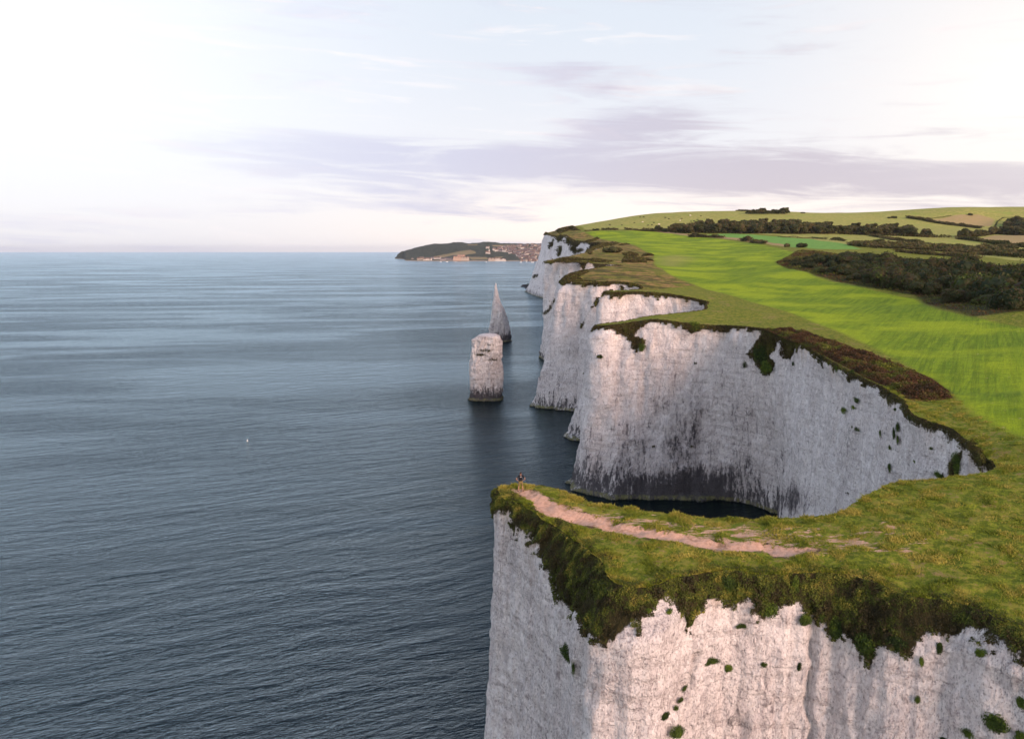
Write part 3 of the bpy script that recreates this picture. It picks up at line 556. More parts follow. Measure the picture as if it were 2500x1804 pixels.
#@@STAGE2
# ------------------------------------------------------------------ foliage builders
def frames(n, nrm=None, tilt=1.):
    d = RS.normal(size=(n, 3)); 
    if nrm is not None: d = d*tilt+nrm*1.2
    d /= np.linalg.norm(d, axis=1)[:, None]; a = RS.normal(size=(n, 3)); a -= d*(a*d).sum(1)[:, None]; a /= np.linalg.norm(a, axis=1)[:, None]
    return d, a, np.cross(d, a)
def quads(P, size, nrm=None, asp=.6, tilt=1.):
    n = len(P); size = np.broadcast_to(size, (n,))[:, None]; d, a, b = frames(n, nrm, tilt); b = b*asp
    V = np.stack([P-a*size*.5, P-b*size*.5+d*size*.1, P+a*size*.5, P+b*size*.5+d*size*.1], 1).reshape(-1, 3)
    return V, np.arange(4*n).reshape(n, 4), np.repeat(RS.rand(n), 4)
def blades(P, h, lean, wdt=.3):
    n = len(P); h = np.broadcast_to(h, (n,)); ang = RS.uniform(0, 6.283, n); s = np.stack([np.cos(ang), np.sin(ang), np.zeros(n)], 1)*(h*wdt)[:, None]*.5
    tip = P+lean*h[:, None]; V = np.stack([P-s, P+s, tip], 1).reshape(-1, 3)
    return V, np.arange(3*n).reshape(n, 3), np.repeat(RS.rand(n), 3)
def stuff(name, V, Fc, rnd, mat, label, cat):
    o = mk(name, V, Fc, mat, attrs={'rnd': rnd}); tag(o, label, cat, kind='stuff'); return o
def sample_wall(W, mask, n):
    P, vg, nn = W; Q = [P[:-1, :-1], P[1:, :-1], P[1:, 1:], P[:-1, 1:]]; ar = np.linalg.norm(np.cross(Q[1]-Q[0], Q[3]-Q[0]), axis=2)*mask[:-1, :-1]
    pr = ar.ravel()/ar.sum(); k = RS.choice(len(pr), n, p=pr); i, j = np.unravel_index(k, ar.shape); u = RS.rand(n, 1); v = RS.rand(n, 1)
    X = Q[0][i, j]*(1-u)*(1-v)+Q[1][i, j]*u*(1-v)+Q[2][i, j]*u*v+Q[3][i, j]*(1-u)*v
    nr = np.column_stack([nn[i, j], np.full(n, .25)]); return X, nr, vg[i, j], ar.sum()
# scrub hanging over the near brow
P_, vg_, nn_ = W1
vis = (P_[:, :, 0] < 60) & (P_[:, :, 2] > 20)
nz3 = fbm((P_.reshape(-1, 3))*1.6, 3, 101).reshape(vg_.shape)
msk = vis & (vg_ > -.6) & (vg_+nz3*1.25 > .03)
X, nr, vv, area = sample_wall(W1, msk, 150000)
lump = np.clip(.5+fbm(X*.9, 3, 55), 0, 1.3)
X2 = X+nr*(RS.rand(len(X))*.38*lump)[:, None]
Vq, Fq, rq = quads(X2, RS.uniform(.06, .19, len(X))*(.7+.5*lump), nr, .45)
rq = np.clip(rq*.7-.08+np.repeat(fbm(X*.8, 3, 66)*.75+.62*np.exp(-np.maximum(38.2-X[:, 2], 0)/.9)-.12*smooth(X[:, 0], 17, 24), 4), 0, 1.1)
lip = CL[:ia, :2]; lip = lip[(lip[:, 0] < 45)]
q = lip[RS.randint(0, len(lip), 60000)]+RS.normal(size=(60000, 2))*1.15; dl = distline(q, lip[::3])
q3 = fbm(XY3(q, .8), 3, 202); lf = smooth(-q[:, 0], -9., -3.)
k = (sdf(q, CL[:, :2][::2]) > .02) & (dl < .35+.9*np.clip(q3+.3, 0, 1)+lf*1.3*np.clip(q3+.5, 0, 1)) & (sdf(q, WP['path']) < -.5) & (q[:, 1] < 70)
q = q[k]; X = np.column_stack([q, H(q)+RS.rand(len(q))*(.12+.30*np.clip(q3[k]+.4, 0, 1))])
Vg, Fg, rg = quads(X, RS.uniform(.07, .19, len(q)), np.array([[0, 0, 1.]]), .4); rg = np.clip(rg*.7+.22+np.repeat(q3[k]*.9, 4), 0, 1.1)
stuff('undergrowth', np.vstack([Vq, Vg]), np.vstack([Fq, Fg+len(Vq)]), np.concatenate([rq, rg]), M_drape, 'dark brown and olive scrub hanging over the brow of the near headland', 'undergrowth')
# turf tussocks and grass on the near headland
k = (np.hypot(LV[:, 0], LV[:, 1]) < 118) & (LV[:, 0] < 62)
fk = LF[k[LF].all(1)]; A0 = np.column_stack([LV, LZ]); tri = A0[fk]
edge_d = np.full(len(LV), 9.); kk = np.where(k)[0]; edge_d[kk] = distline(LV[kk], CL[:ib+260:3, :2])
ar = np.linalg.norm(np.cross(tri[:, 1]-tri[:, 0], tri[:, 2]-tri[:, 0]), axis=1)
cen = tri.mean(1); pth = SD['path'][fk].mean(1); ed = edge_d[fk].mean(1)
gn = fbm(XY3(cen[:, :2], .55), 4, 33); wgt = ar*np.clip(.35+gn*1.4, .04, 2)*(pth < -.12)*(1+3.2*np.exp(-ed/.7))/(np.hypot(cen[:, 0], cen[:, 1])/60)**1.4*(SD['meadow'][fk].mean(1) < 0)
n_ = 210000; c_ = RS.choice(len(fk), n_, p=wgt/wgt.sum()); u = RS.rand(n_, 1); v = RS.rand(n_, 1); f_ = (u+v) > 1; u = np.where(f_, 1-u, u); v = np.where(f_, 1-v, v)
X = tri[c_, 0]+(tri[c_, 1]-tri[c_, 0])*u+(tri[c_, 2]-tri[c_, 0])*v
hh = RS.uniform(.035, .115, n_)*(1+1.6*np.clip(gn[c_]*1.5, 0, 1)+1.2*np.exp(-ed[c_]/.6)); lean = RS.normal(size=(n_, 3))*.55; lean[:, 2] = .8
Vb, Fb, rb = blades(X, hh, lean, .45)
rb = np.clip(rb*.6+.25+np.repeat(fbm(XY3(X[:, :2], .35), 3, 88), 3)*.75, 0, 1)
stuff('grass', Vb, Fb, rb, M_tuft, 'short green and straw coloured turf on the near headland', 'grass')
# reddish bracken strip above the cove
def in_poly(poly, n, step=.5):
    lo = poly.min(0); hi = poly.max(0); out = []
    while sum(map(len, out)) < n:
        q = np.column_stack([RS.uniform(lo[0], hi[0], 20000), RS.uniform(lo[1], hi[1], 20000)]); q = q[sdf(q, poly) > 0]; out.append(q)
    return np.vstack(out)[:n]
q = in_poly(WP['bracken'], 52000); ins = smooth(sdf(q, WP['bracken']), 0, 1.5); hz_ = H(q)
hgt = (.25+.75*np.clip(.5+fbm(XY3(q, .35), 3, 17), 0, 1.2))*ins
X = np.column_stack([q, hz_+hgt*RS.rand(len(q))**.6]); V1, F1, r1 = quads(X, RS.uniform(.16, .42, len(q)), np.array([[0, 0, 1.]]), .5)
r1 = np.clip(r1*.5+np.repeat(.30+fbm(XY3(q, .16), 4, 19, .65)*1.3, 4), 0, 1)
stuff('bracken', V1, F1, r1, M_bracken, 'reddish brown bracken strip along the clifftop above the cove', 'bracken')
# scrub on the other brows
SCR = [[zc(*p) for p in pl] for pl in [
 [(610, 870), (700, 810), (860, 765), (960, 750), (1000, 780), (850, 850), (900, 900), (1190, 925), (900, 925), (640, 915)],
 [(1500, 600), (1540, 545), (1700, 560), (1900, 570), (1995, 620), (1995, 650), (1750, 650), (1500, 640)],
 [(1500, 500), (1600, 480), (1750, 505), (1740, 545), (1560, 545)], [(1830, 510), (1990, 520), (1990, 550), (1800, 545)],
 [(1310, 470), (1380, 440), (1470, 460), (1420, 490)], [(940, 470), (1050, 400), (1200, 355), (1430, 330), (1440, 350), (1200, 395)],
 [(1450, 370), (1560, 345), (1620, 355), (1500, 370)], [(480, 100), (740, 85), (870, 150), (700, 130), (540, 200)], [(340, 640), (560, 600), (900, 600), (1400, 600), (1300, 640), (900, 640)],
 [(900, 320), (1100, 265), (1160, 265), (1000, 330)]]]
SCR += [[z4(1850, 60), z4(1950, 150), z4(1950, 250), z4(1900, 230), z4(1820, 110)]]
VV, FF, RR, off = [], [], [], 0
for pl in SCR:
    wp = hits(pl)[:, :2]; n = 5200; q = in_poly(wp, n); dd = np.hypot(*q.mean(0)); q = q[fbm(XY3(q, 22./dd), 4, 29, .6)+.22+.02*sdf(q, wp)*100/dd > 0]; n = len(q); ins = smooth(sdf(q, wp), 0, dd*.004)
    X = np.column_stack([q, H(q)+ins*np.clip(.4+fbm(XY3(q, 6./dd*3), 3, 3), .1, 1.2)*dd*.0042*RS.rand(n)**.5])
    a, b, c = quads(X, RS.uniform(.6, 1.3, n)*dd*.0021, np.array([[0, 0, 1.]]), .6); VV.append(a); FF.append(b+off); RR.append(c*.8); off += len(a)
for pl in ([zf(820, 232), zf(1250, 235), zf(1350, 218), zf(1700, 212), zf(2268, 215), zf(2268, 272), zf(1270, 266), zf(1000, 250), zf(820, 242)], [zr(0, 218), zr(300, 218), zr(500, 248), zr(800, 256), zr(1000, 262), zr(1200, 280), zr(1450, 297), zr(1650, 306), zr(1400, 305), zr(900, 285), zr(500, 274), zr(0, 270)], [zr(1650, 300), zr(1900, 272), zr(2000, 258), zr(2290, 258), zr(2290, 285), zr(2000, 272), zr(1900, 292), zr(1700, 312)], [zr(2070, 196), zr(2150, 165), zr(2290, 165), zr(2300, 245), zr(2170, 225)], [zr(620, 378), zr(720, 362), zr(900, 360), zr(1200, 375), zr(1600, 395), zr(2000, 430), zr(2290, 450), zr(2290, 475), zr(2000, 462), zr(1500, 418), zr(1000, 398), zr(760, 388)]):
    wp = np.array([hit(*p, y1=1400.) for p in pl])[:, :2]; n = 6000; q = in_poly(wp, n); X = np.column_stack([q, H(q)+RS.rand(n)*2.6]); a, b, c = quads(X, RS.uniform(1.4, 3., n), np.array([[0, 0, 1.]]), .7); VV.append(a); FF.append(b+off); RR.append(c*.8); off += len(a)
for W, n in ((W2, 34000), (W3, 26000), (W4, 22000)):
    P_, vg_, nn_ = W; nz3 = fbm(P_.reshape(-1, 3)*.5, 3, 11).reshape(vg_.shape); X, nr, vv, _ = sample_wall(W, (vg_+nz3*.8 > .12), n)
    dd = np.hypot(X[:, 0], X[:, 1]); X = X+nr*(RS.rand(n)*dd*.0022)[:, None]
    a, b, c = quads(X, RS.uniform(.5, 1.2, n)*dd*.0021, nr, .55); VV.append(a); FF.append(b+off); RR.append(c*.75); off += len(a)
stuff('scrub', np.vstack(VV), np.vstack(FF), np.concatenate(RR), M_scrub, 'dark scrub along the brows and upper faces of the farther headlands', 'scrub')

# ------------------------------------------------------------------ bushes, trees, hedges
def blob_pts(n, lobes):
    k = RS.randint(0, len(lobes), n); d = RS.normal(size=(n, 3)); d /= np.linalg.norm(d, axis=1)[:, None]
    L = np.array(lobes)[k]; r = L[:, 3:4]*RS.uniform(.72, 1.08, (n, 1)); P = L[:, :3]+d*r*np.array([1, 1, .85]); ok = P[:, 2] > -.05
    return P[ok], d[ok]
def crown_mesh(n, lobes, leaf, name, mat):
    P, d = blob_pts(n, lobes); V, Fq, r = quads(P, RS.uniform(.6, 1.3, len(P))*leaf, d, .6, .8)
    # opaque twiggy heart of each lobe
    iv = []; it = []; o2 = 0
    import bmesh
    bm = bmesh.new(); bmesh.ops.create_icosphere(bm, subdivisions=2, radius=1); bv = np.array([v.co[:] for v in bm.verts]); bf = np.array([[v.index for v in f.verts] for f in bm.faces]); bm.free()
    for L in lobes:
        q = bv*(L[3]*.84*(1+.25*fbm(bv*2.5+RS.rand()*9, 2, 4)))[:, None]*np.array([1, 1, .85])+np.array(L[:3]); q[:, 2] = np.maximum(q[:, 2], -.1)
        iv.append(q); it.append(bf+o2); o2 += len(bv)
    iv = np.vstack(iv); it = np.vstack(it)
    q4 = np.concatenate([it, it[:, 2:3]], 1)
    allV = np.vstack([V, iv]); faces = [tuple(f) for f in Fq]+[tuple(f+len(V)) for f in it]
    return mk(name, allV, faces, mat, attrs={'rnd': np.concatenate([r, RS.rand(len(iv))*.35])}, link=False)
def lobes_bush(k, sd):
    r = np.random.RandomState(sd); L = [(0, 0, .35, .62)]
    for i in range(k): a = r.uniform(0, 6.28); q = r.uniform(.3, .75); L.append((math.cos(a)*q, math.sin(a)*q, r.uniform(.12, .55), r.uniform(.28, .48)))
    return L
BUSH = [crown_mesh(2600, lobes_bush(9, s), .13, 'bush', M_thicket) for s in (1, 2, 3, 4)]
BUSHF = [crown_mesh(700, lobes_bush(6, s), .24, 'bush', M_wood) for s in (5, 6, 7)]
def lobes_tree(sd):
    r = np.random.RandomState(sd); L = [(0, 0, .62, .34)]
    for i in range(8): a = r.uniform(0, 6.28); q = r.uniform(.12, .34); L.append((math.cos(a)*q, math.sin(a)*q, r.uniform(.3, .85), r.uniform(.16, .26)))
    return L
CROWN = [crown_mesh(650, lobes_tree(s), .15, 'crown', M_wood) for s in (11, 12, 13)]
def trunk_mesh():
    V = []; Fc = []
    def tube(pts, rad, k=7):
        o = len(V)
        for p, r in zip(pts, rad):
            for j in range(k): a = 6.283*j/k; V.append((p[0]+r*math.cos(a), p[1]+r*math.sin(a), p[2]))
        for i in range(len(pts)-1):
            for j in range(k): Fc.append((o+i*k+j, o+i*k+(j+1) % k, o+(i+1)*k+(j+1) % k, o+(i+1)*k+j))
    tube([(0, 0, -.05), (.01, 0, .2), (0, .02, .45), (.02, 0, .75)], [.045, .032, .024, .01])
    for a in (0, 1.6, 3.1, 4.6): tube([(0, 0, .25+.04*a), (.12*math.cos(a), .12*math.sin(a), .45), (.24*math.cos(a), .24*math.sin(a), .62)], [.02, .014, .006], 5)
    return mk('trunk', V, Fc, M_bark, link=False)
TRUNK = trunk_mesh()
def put_bush(src, p, r, h, label, cat, group, name='bush'):
    c = src.copy(); c.name = name; COL.objects.link(c); c.location = p; c.rotation_euler = (0, 0, RS.uniform(0, 6.28)); c.scale = (r, r*RS.uniform(.85, 1.15), h); tag(c, label, cat, group); return c
def put_tree(p, h, label, group, wd=1.):
    e = empty('tree', p, RS.uniform(0, 6.28)); tag(e, label, 'tree', group)
    c = CROWN[RS.randint(3)].copy(); t = TRUNK.copy(); s = h*wd*RS.uniform(.85, 1.2)
    for o in (c, t): COL.objects.link(o); o.parent = e; o.scale = (s, s, h)
    return e
def px_in(poly, n):
    poly = np.array(poly); lo = poly.min(0); hi = poly.max(0); out = np.zeros((0, 2))
    while len(out) < n:
        q = np.column_stack([RS.uniform(lo[0], hi[0], n*4), RS.uniform(lo[1], hi[1], n*4)]); out = np.vstack([out, q[sdf(q, poly) > 0]])
    return out[:n]
# thicket on the right: individual bushes, kept apart by their size
th = WP['thicket']; cand = in_poly(th, 9000); sdt = sdf(cand, th); placed = []
for c, s in zip(cand, sdt):
    dd = math.hypot(*c)
    if s < 5 or c[0]/c[1] > .80 or c[1] > 480: continue
    r = min(RS.uniform(3.6, 8.2), 2.2+s*.45)*(1 if dd < 330 else .9)
    r *= .42+.58*float(smooth(np.array([1250+F*c[0]/c[1]]), 1890, 2180)[0])
    if all((c[0]-a)**2+(c[1]-b)**2 > (.62*(r+q))**2 for a, b, q in placed): placed.append((c[0], c[1], r))
    if len(placed) >= 185: break
print('thicket', len(placed))
for a, b, r in placed:
    zz = H(np.array([[a, b]]))[0]
    put_bush(BUSH[RS.randint(4)], (a, b, zz-.3), r*1.15, r*RS.uniform(.85, 1.35), ('low dark bush at the tapering left tip of the thicket' if 1250+F*a/b < 2010 else 'big dark bush in the front row of the thicket facing the green field' if sdf(np.array([[a, b]]), th)[0] < 15 and b < 300 else 'bush in the back row of the thicket near the valley hedges' if b > 350 else 'tall dense bush in the middle of the thicket' if r > 4.6 else 'smaller bush filling a gap inside the thicket'), 'bush', 'bushes of the thicket beside the green field')
# low bracken skirt of the thicket
ring_ = th; q = in_poly(th, 60000); s = sdf(q, th); k = (s < 14) & (q[:, 0]/q[:, 1] < .75); q = q[k][:30000]; s = s[k][:30000]; dd = np.hypot(q[:, 0], q[:, 1])
X = np.column_stack([q, H(q)+smooth(s, 0, 4)*np.clip(.5+fbm(XY3(q, .12), 3, 3), .1, 1.3)*1.1*RS.rand(len(q))])
V1, F1, r1 = quads(X, RS.uniform(.6, 1.3, len(q))*dd*.0022, np.array([[0, 0, 1.]]), .5)
stuff('bramble', V1, F1, np.clip(r1*.6+np.repeat(fbm(XY3(q, .04), 2, 3)*.8+.1, 4), 0, 1), M_bracken, 'low bramble and bracken skirting the dark thicket', 'bramble')
# long wood across the hill
for pl, n, hh, lab, grp in [
 ([zf(820, 232), zf(1250, 235), zf(1350, 218), zf(1700, 212), zf(2268, 215), zf(2268, 272), zf(1270, 266), zf(1000, 250), zf(820, 242)], 128, 10.5, 'round crowned tree in the long wood below the hill pasture', 'trees of the long wood across the hill'),
 ([zr(0, 218), zr(300, 218), zr(500, 248), zr(800, 256), zr(1000, 262), zr(1200, 280), zr(1450, 297), zr(1650, 306), zr(1400, 305), zr(900, 285), zr(500, 274), zr(0, 270)], 88, 10.5, 'round crowned tree in the long wood below the hill pasture', 'trees of the long wood across the hill'),
 ([zr(1650, 300), zr(1900, 272), zr(2000, 258), zr(2290, 258), zr(2290, 285), zr(2000, 272), zr(1900, 292), zr(1700, 312)], 34, 8, 'tree in the belt running up to the right hand wood', 'trees of the belt joining the right wood'),
 ([zr(2070, 196), zr(2150, 165), zr(2290, 165), zr(2300, 245), zr(2170, 225)], 28, 10, 'tree in the dark wood on the right hillside', 'trees of the right hillside wood')]:
    for s in px_in(pl, n):
        p = hit(*s, y1=1400.); f = 1. if s[0] > 1680 else .55+.45*(s[0]-1566)/114
        put_tree(p, hh*f*RS.uniform(.7, 1.25), (lab+(', left end by the cows' if s[0] < 1680 else ', left half' if s[0] < 1950 else ', right half' if s[0] < 2200 else ', thinning right end') if 'long wood' in lab else lab), grp, 1.15)
for i in range(18):
    s = (zf(1805+335*i/17, 0)[0], 523.); p = hit(*s, y1=1240.); put_tree(p, RS.uniform(5.5, 7.5)+(3.5 if i in (6, 17) else 0), 'tree in the small copse on the hill crest', 'trees of the copse on the hill crest', 1.5)
for s, r, h in [(zf(1720, 50), 5, 3), (zf(1755, 52), 6, 3.2), (zr(1020, 118), 3, 2.6), (zr(1036, 117), 2, 2.4), (zr(1052, 116), 2.4, 4), (zr(1070, 117), 2.6, 4.2), (zr(1086, 117), 2.6, 4), (zr(1765, 88), 4, 4), (zr(220, 72), 2.5, 2.4), (zr(238, 72), 2, 2.2), (zr(1340, 130), 4, 4), (zr(1380, 132), 4.5, 5), (zr(2210, 125), 4, 5)]:
    p = hit(s[0], s[1]+2.4, y1=1480.); put_bush(BUSHF[RS.randint(3)], p, r, h, 'small lone bush on the skyline of the far hill', 'bush', 'small bushes along the far skyline')
for s in px_in([zr(620, 378), zr(720, 362), zr(900, 360), zr(1200, 375), zr(1600, 395), zr(2000, 430), zr(2290, 450), zr(2290, 475), zr(2000, 462), zr(1500, 418), zr(1000, 398), zr(760, 388)], 92):
    p = hit(*s, y1=1300.); r = RS.uniform(2.6, 4.8); put_bush(BUSHF[RS.randint(3)], p, r, r*RS.uniform(.8, 1.25), 'mid green bush in the scrub belt across the valley', 'bush', 'bushes of the scrub belt across the valley')
for s, r, h, lab in [(zr(80, 388), 3, 3.4, 'tiny round bush at the end of the pale field track'), (zr(213, 396), 4.5, 4, 'round dark bush left of the thicket, by the track end'), (zf(1030, 250), 7, 5, 'dark bush clump at the left end of the field track'), (zc(1350, 490), 7, 5, 'dark bush on the tawny slope of the fourth headland'), (zc(1013, 505), 2., 3.2, 'tiny bush alone on the tawny clifftop slope')]:
    p = hit(*s); put_bush(BUSHF[RS.randint(3)], p, r, h, lab, 'bush', None)
def hedge(pl, hgt, wid, label, gap=0.):
    Wp = hits(pl, y1=1480.)[:, :2]; s = np.concatenate([[0], np.cumsum(np.hypot(*np.diff(Wp, axis=0).T))]); L = s[-1]; n = int(min(9000, 60+L*wid*9)); t = RS.uniform(0, L, n)
    x = np.interp(t, s, Wp[:, 0])+RS.normal(0, wid*.32, n); y = np.interp(t, s, Wp[:, 1])+RS.normal(0, wid*.32, n); q = np.column_stack([x, y]); c = np.column_stack([np.interp(t, s, Wp[:, 0]), np.interp(t, s, Wp[:, 1])]); z0 = H(c)
    hh = hgt*np.clip(.75+.6*fbm(XY3(q, .09), 2, 7), .2, 1.4)
    X = np.column_stack([q, z0+hh*RS.rand(n)**.7]); V, Fq, r = quads(X, RS.uniform(.6, 1.2, n)*hgt*.38, None, .7)
    o = mk('hedge', V, Fq, M_wood, attrs={'rnd': r*.8}); tag(o, label, 'hedge'); return o
HG = [([zf(290, 246), zf(380, 240)], 1.6, 2, 'thin low hedge at the hill foot nearest the sea cliffs'), ([zf(375, 239), zf(420, 238)], 3, 3, 'short hedge clump at the hill foot, first from the sea'), ([zf(450, 238), zf(600, 234)], 3.2, 3, 'longest hedge clump at the hill foot near the cows'), ([zf(662, 235), zf(730, 234)], 3.2, 3, 'short hedge clump just left of the long wood'), ([zf(735, 240), zf(990, 252)], 2.6, 3, 'low hedge edging the tip of the long wood'),
 ([zf(1265, 297), zf(1330, 302), zf(1420, 305)], 4, 4, 'dark hedge on the field track, leftmost long piece'), ([zf(1428, 305), zf(1570, 308)], 4, 4, 'dark hedge on the field track, second long piece'), ([zf(1735, 334), zf(1825, 340)], 4.4, 4, 'short plump hedge on the field track, left of the last piece'), ([zf(1835, 352), zf(1960, 363)], 3.6, 4, 'last dark hedge piece on the field track before the thicket'),
 ([zr(0, 302), zr(150, 307), zr(295, 312)], 1.8, 2, 'thin broken hedge between the two far green fields, left length'), ([zr(310, 317), zr(450, 322)], 2.4, 2.4, 'hedge between the two far green fields, middle length'), ([zr(490, 328), zr(615, 338)], 3., 2.4, 'gappy hedge between the far green fields, right length'),
 ([zr(850, 290), zr(960, 305), zr(1100, 335), zr(1300, 352)], 3, 5, 'hedge slanting down from the long wood to the scrub belt'), ([zr(840, 398), zr(1200, 415), zr(1600, 440), zr(2000, 470), zr(2300, 495)], 3.2, 4, 'long straight dark hedge below the scrub belt'),
 ([zr(1090, 438), zr(1300, 455), zr(1600, 475), zr(1840, 498)], 3, 5, 'dark hedge just behind the thicket'), ([zr(1190, 124), zr(1300, 140), zr(1400, 162), zr(1560, 186), zr(1720, 205), zr(1870, 220)], 4.5, 5, 'long hedge descending the far right hill'), ([zr(1650, 318), zr(1800, 330), zr(2000, 362), zr(2300, 398)], 4, 6, 'hedge below the tan field on the far right'),
 ([zr(1880, 385), zr(2050, 392), zr(2200, 405)], 3, 4, 'short hedge below the tan field, nearer than the long one'), ([zr(1400, 130), zr(1600, 105)], 1.6, 2, 'faint hedge line climbing to the far right skyline'), ([zr(1990, 215), zr(2020, 160), zr(2080, 122), zr(2230, 118)], 1.6, 2, 'faint curved hedge on the far right hillside')]
for a in HG: hedge(*a)

# ------------------------------------------------------------------ clumps growing on the chalk faces
def wall_hit(W, sx, sy):
    P = W[0].reshape(-1, 3); S = proj(P); d = np.hypot(S[:, 0]-sx, S[:, 1]-sy); c = np.where(d < max(6, d.min()*1.3))[0]
    i = c[np.argmin(P[c, 1]+d[c]*.6)]; return P[i], W[2].reshape(-1, 2)[i]
def clump(W, sx, sy, wpx, hpx, label, cat='ivy', mat=None, name='ivy_clump'):
    p, nn = wall_hit(W, sx, sy); dd = (p[1]*cp-(p[2]-HC)*sp)/F; a = wpx*dd*.5; b = hpx*dd*.5; N_ = np.array([nn[0], nn[1], 0.])
    # the wall is seen askance: widen along it so it covers the same width in view
    T_ = np.array([-nn[1], nn[0], 0.]); Tn = abs(T_[0]-T_[1]*p[0]/p[1]); a2 = min(a/max(Tn, .35), a*2.2)
    n = int(np.clip(wpx*hpx*2.2, 140, 2200)); q = RS.normal(size=(n, 3)); q /= np.linalg.norm(q, axis=1)[:, None]; q *= RS.rand(n, 1)**.4
    sub = (RS.rand(n)**1.4*9).astype(int); oc = np.clip(RS.normal(0, .34, (9, 2)), -.5, .5); oc[0] = 0; ssz = np.linspace(.70, .34, 9)[sub][:, None]; X = T_*((q[:, 0:1]*ssz+oc[sub, 0:1])*a2)+np.array([0, 0, 1.])*((q[:, 1:2]*ssz*1.15+oc[sub, 1:2])*b)+N_*(np.abs(q[:, 2:3])*.45*min(a, b)+.03)
    V, Fq, r = quads(X, RS.uniform(.7, 1.4, n)*max(1.7*dd, min(a, b)*.15), np.array([N_+np.array([0, 0, .5])]), .65)
    o = mk(name, V, Fq, mat or M_ivy, attrs={'rnd': r}); o.location = p; tag(o, label, cat); return o
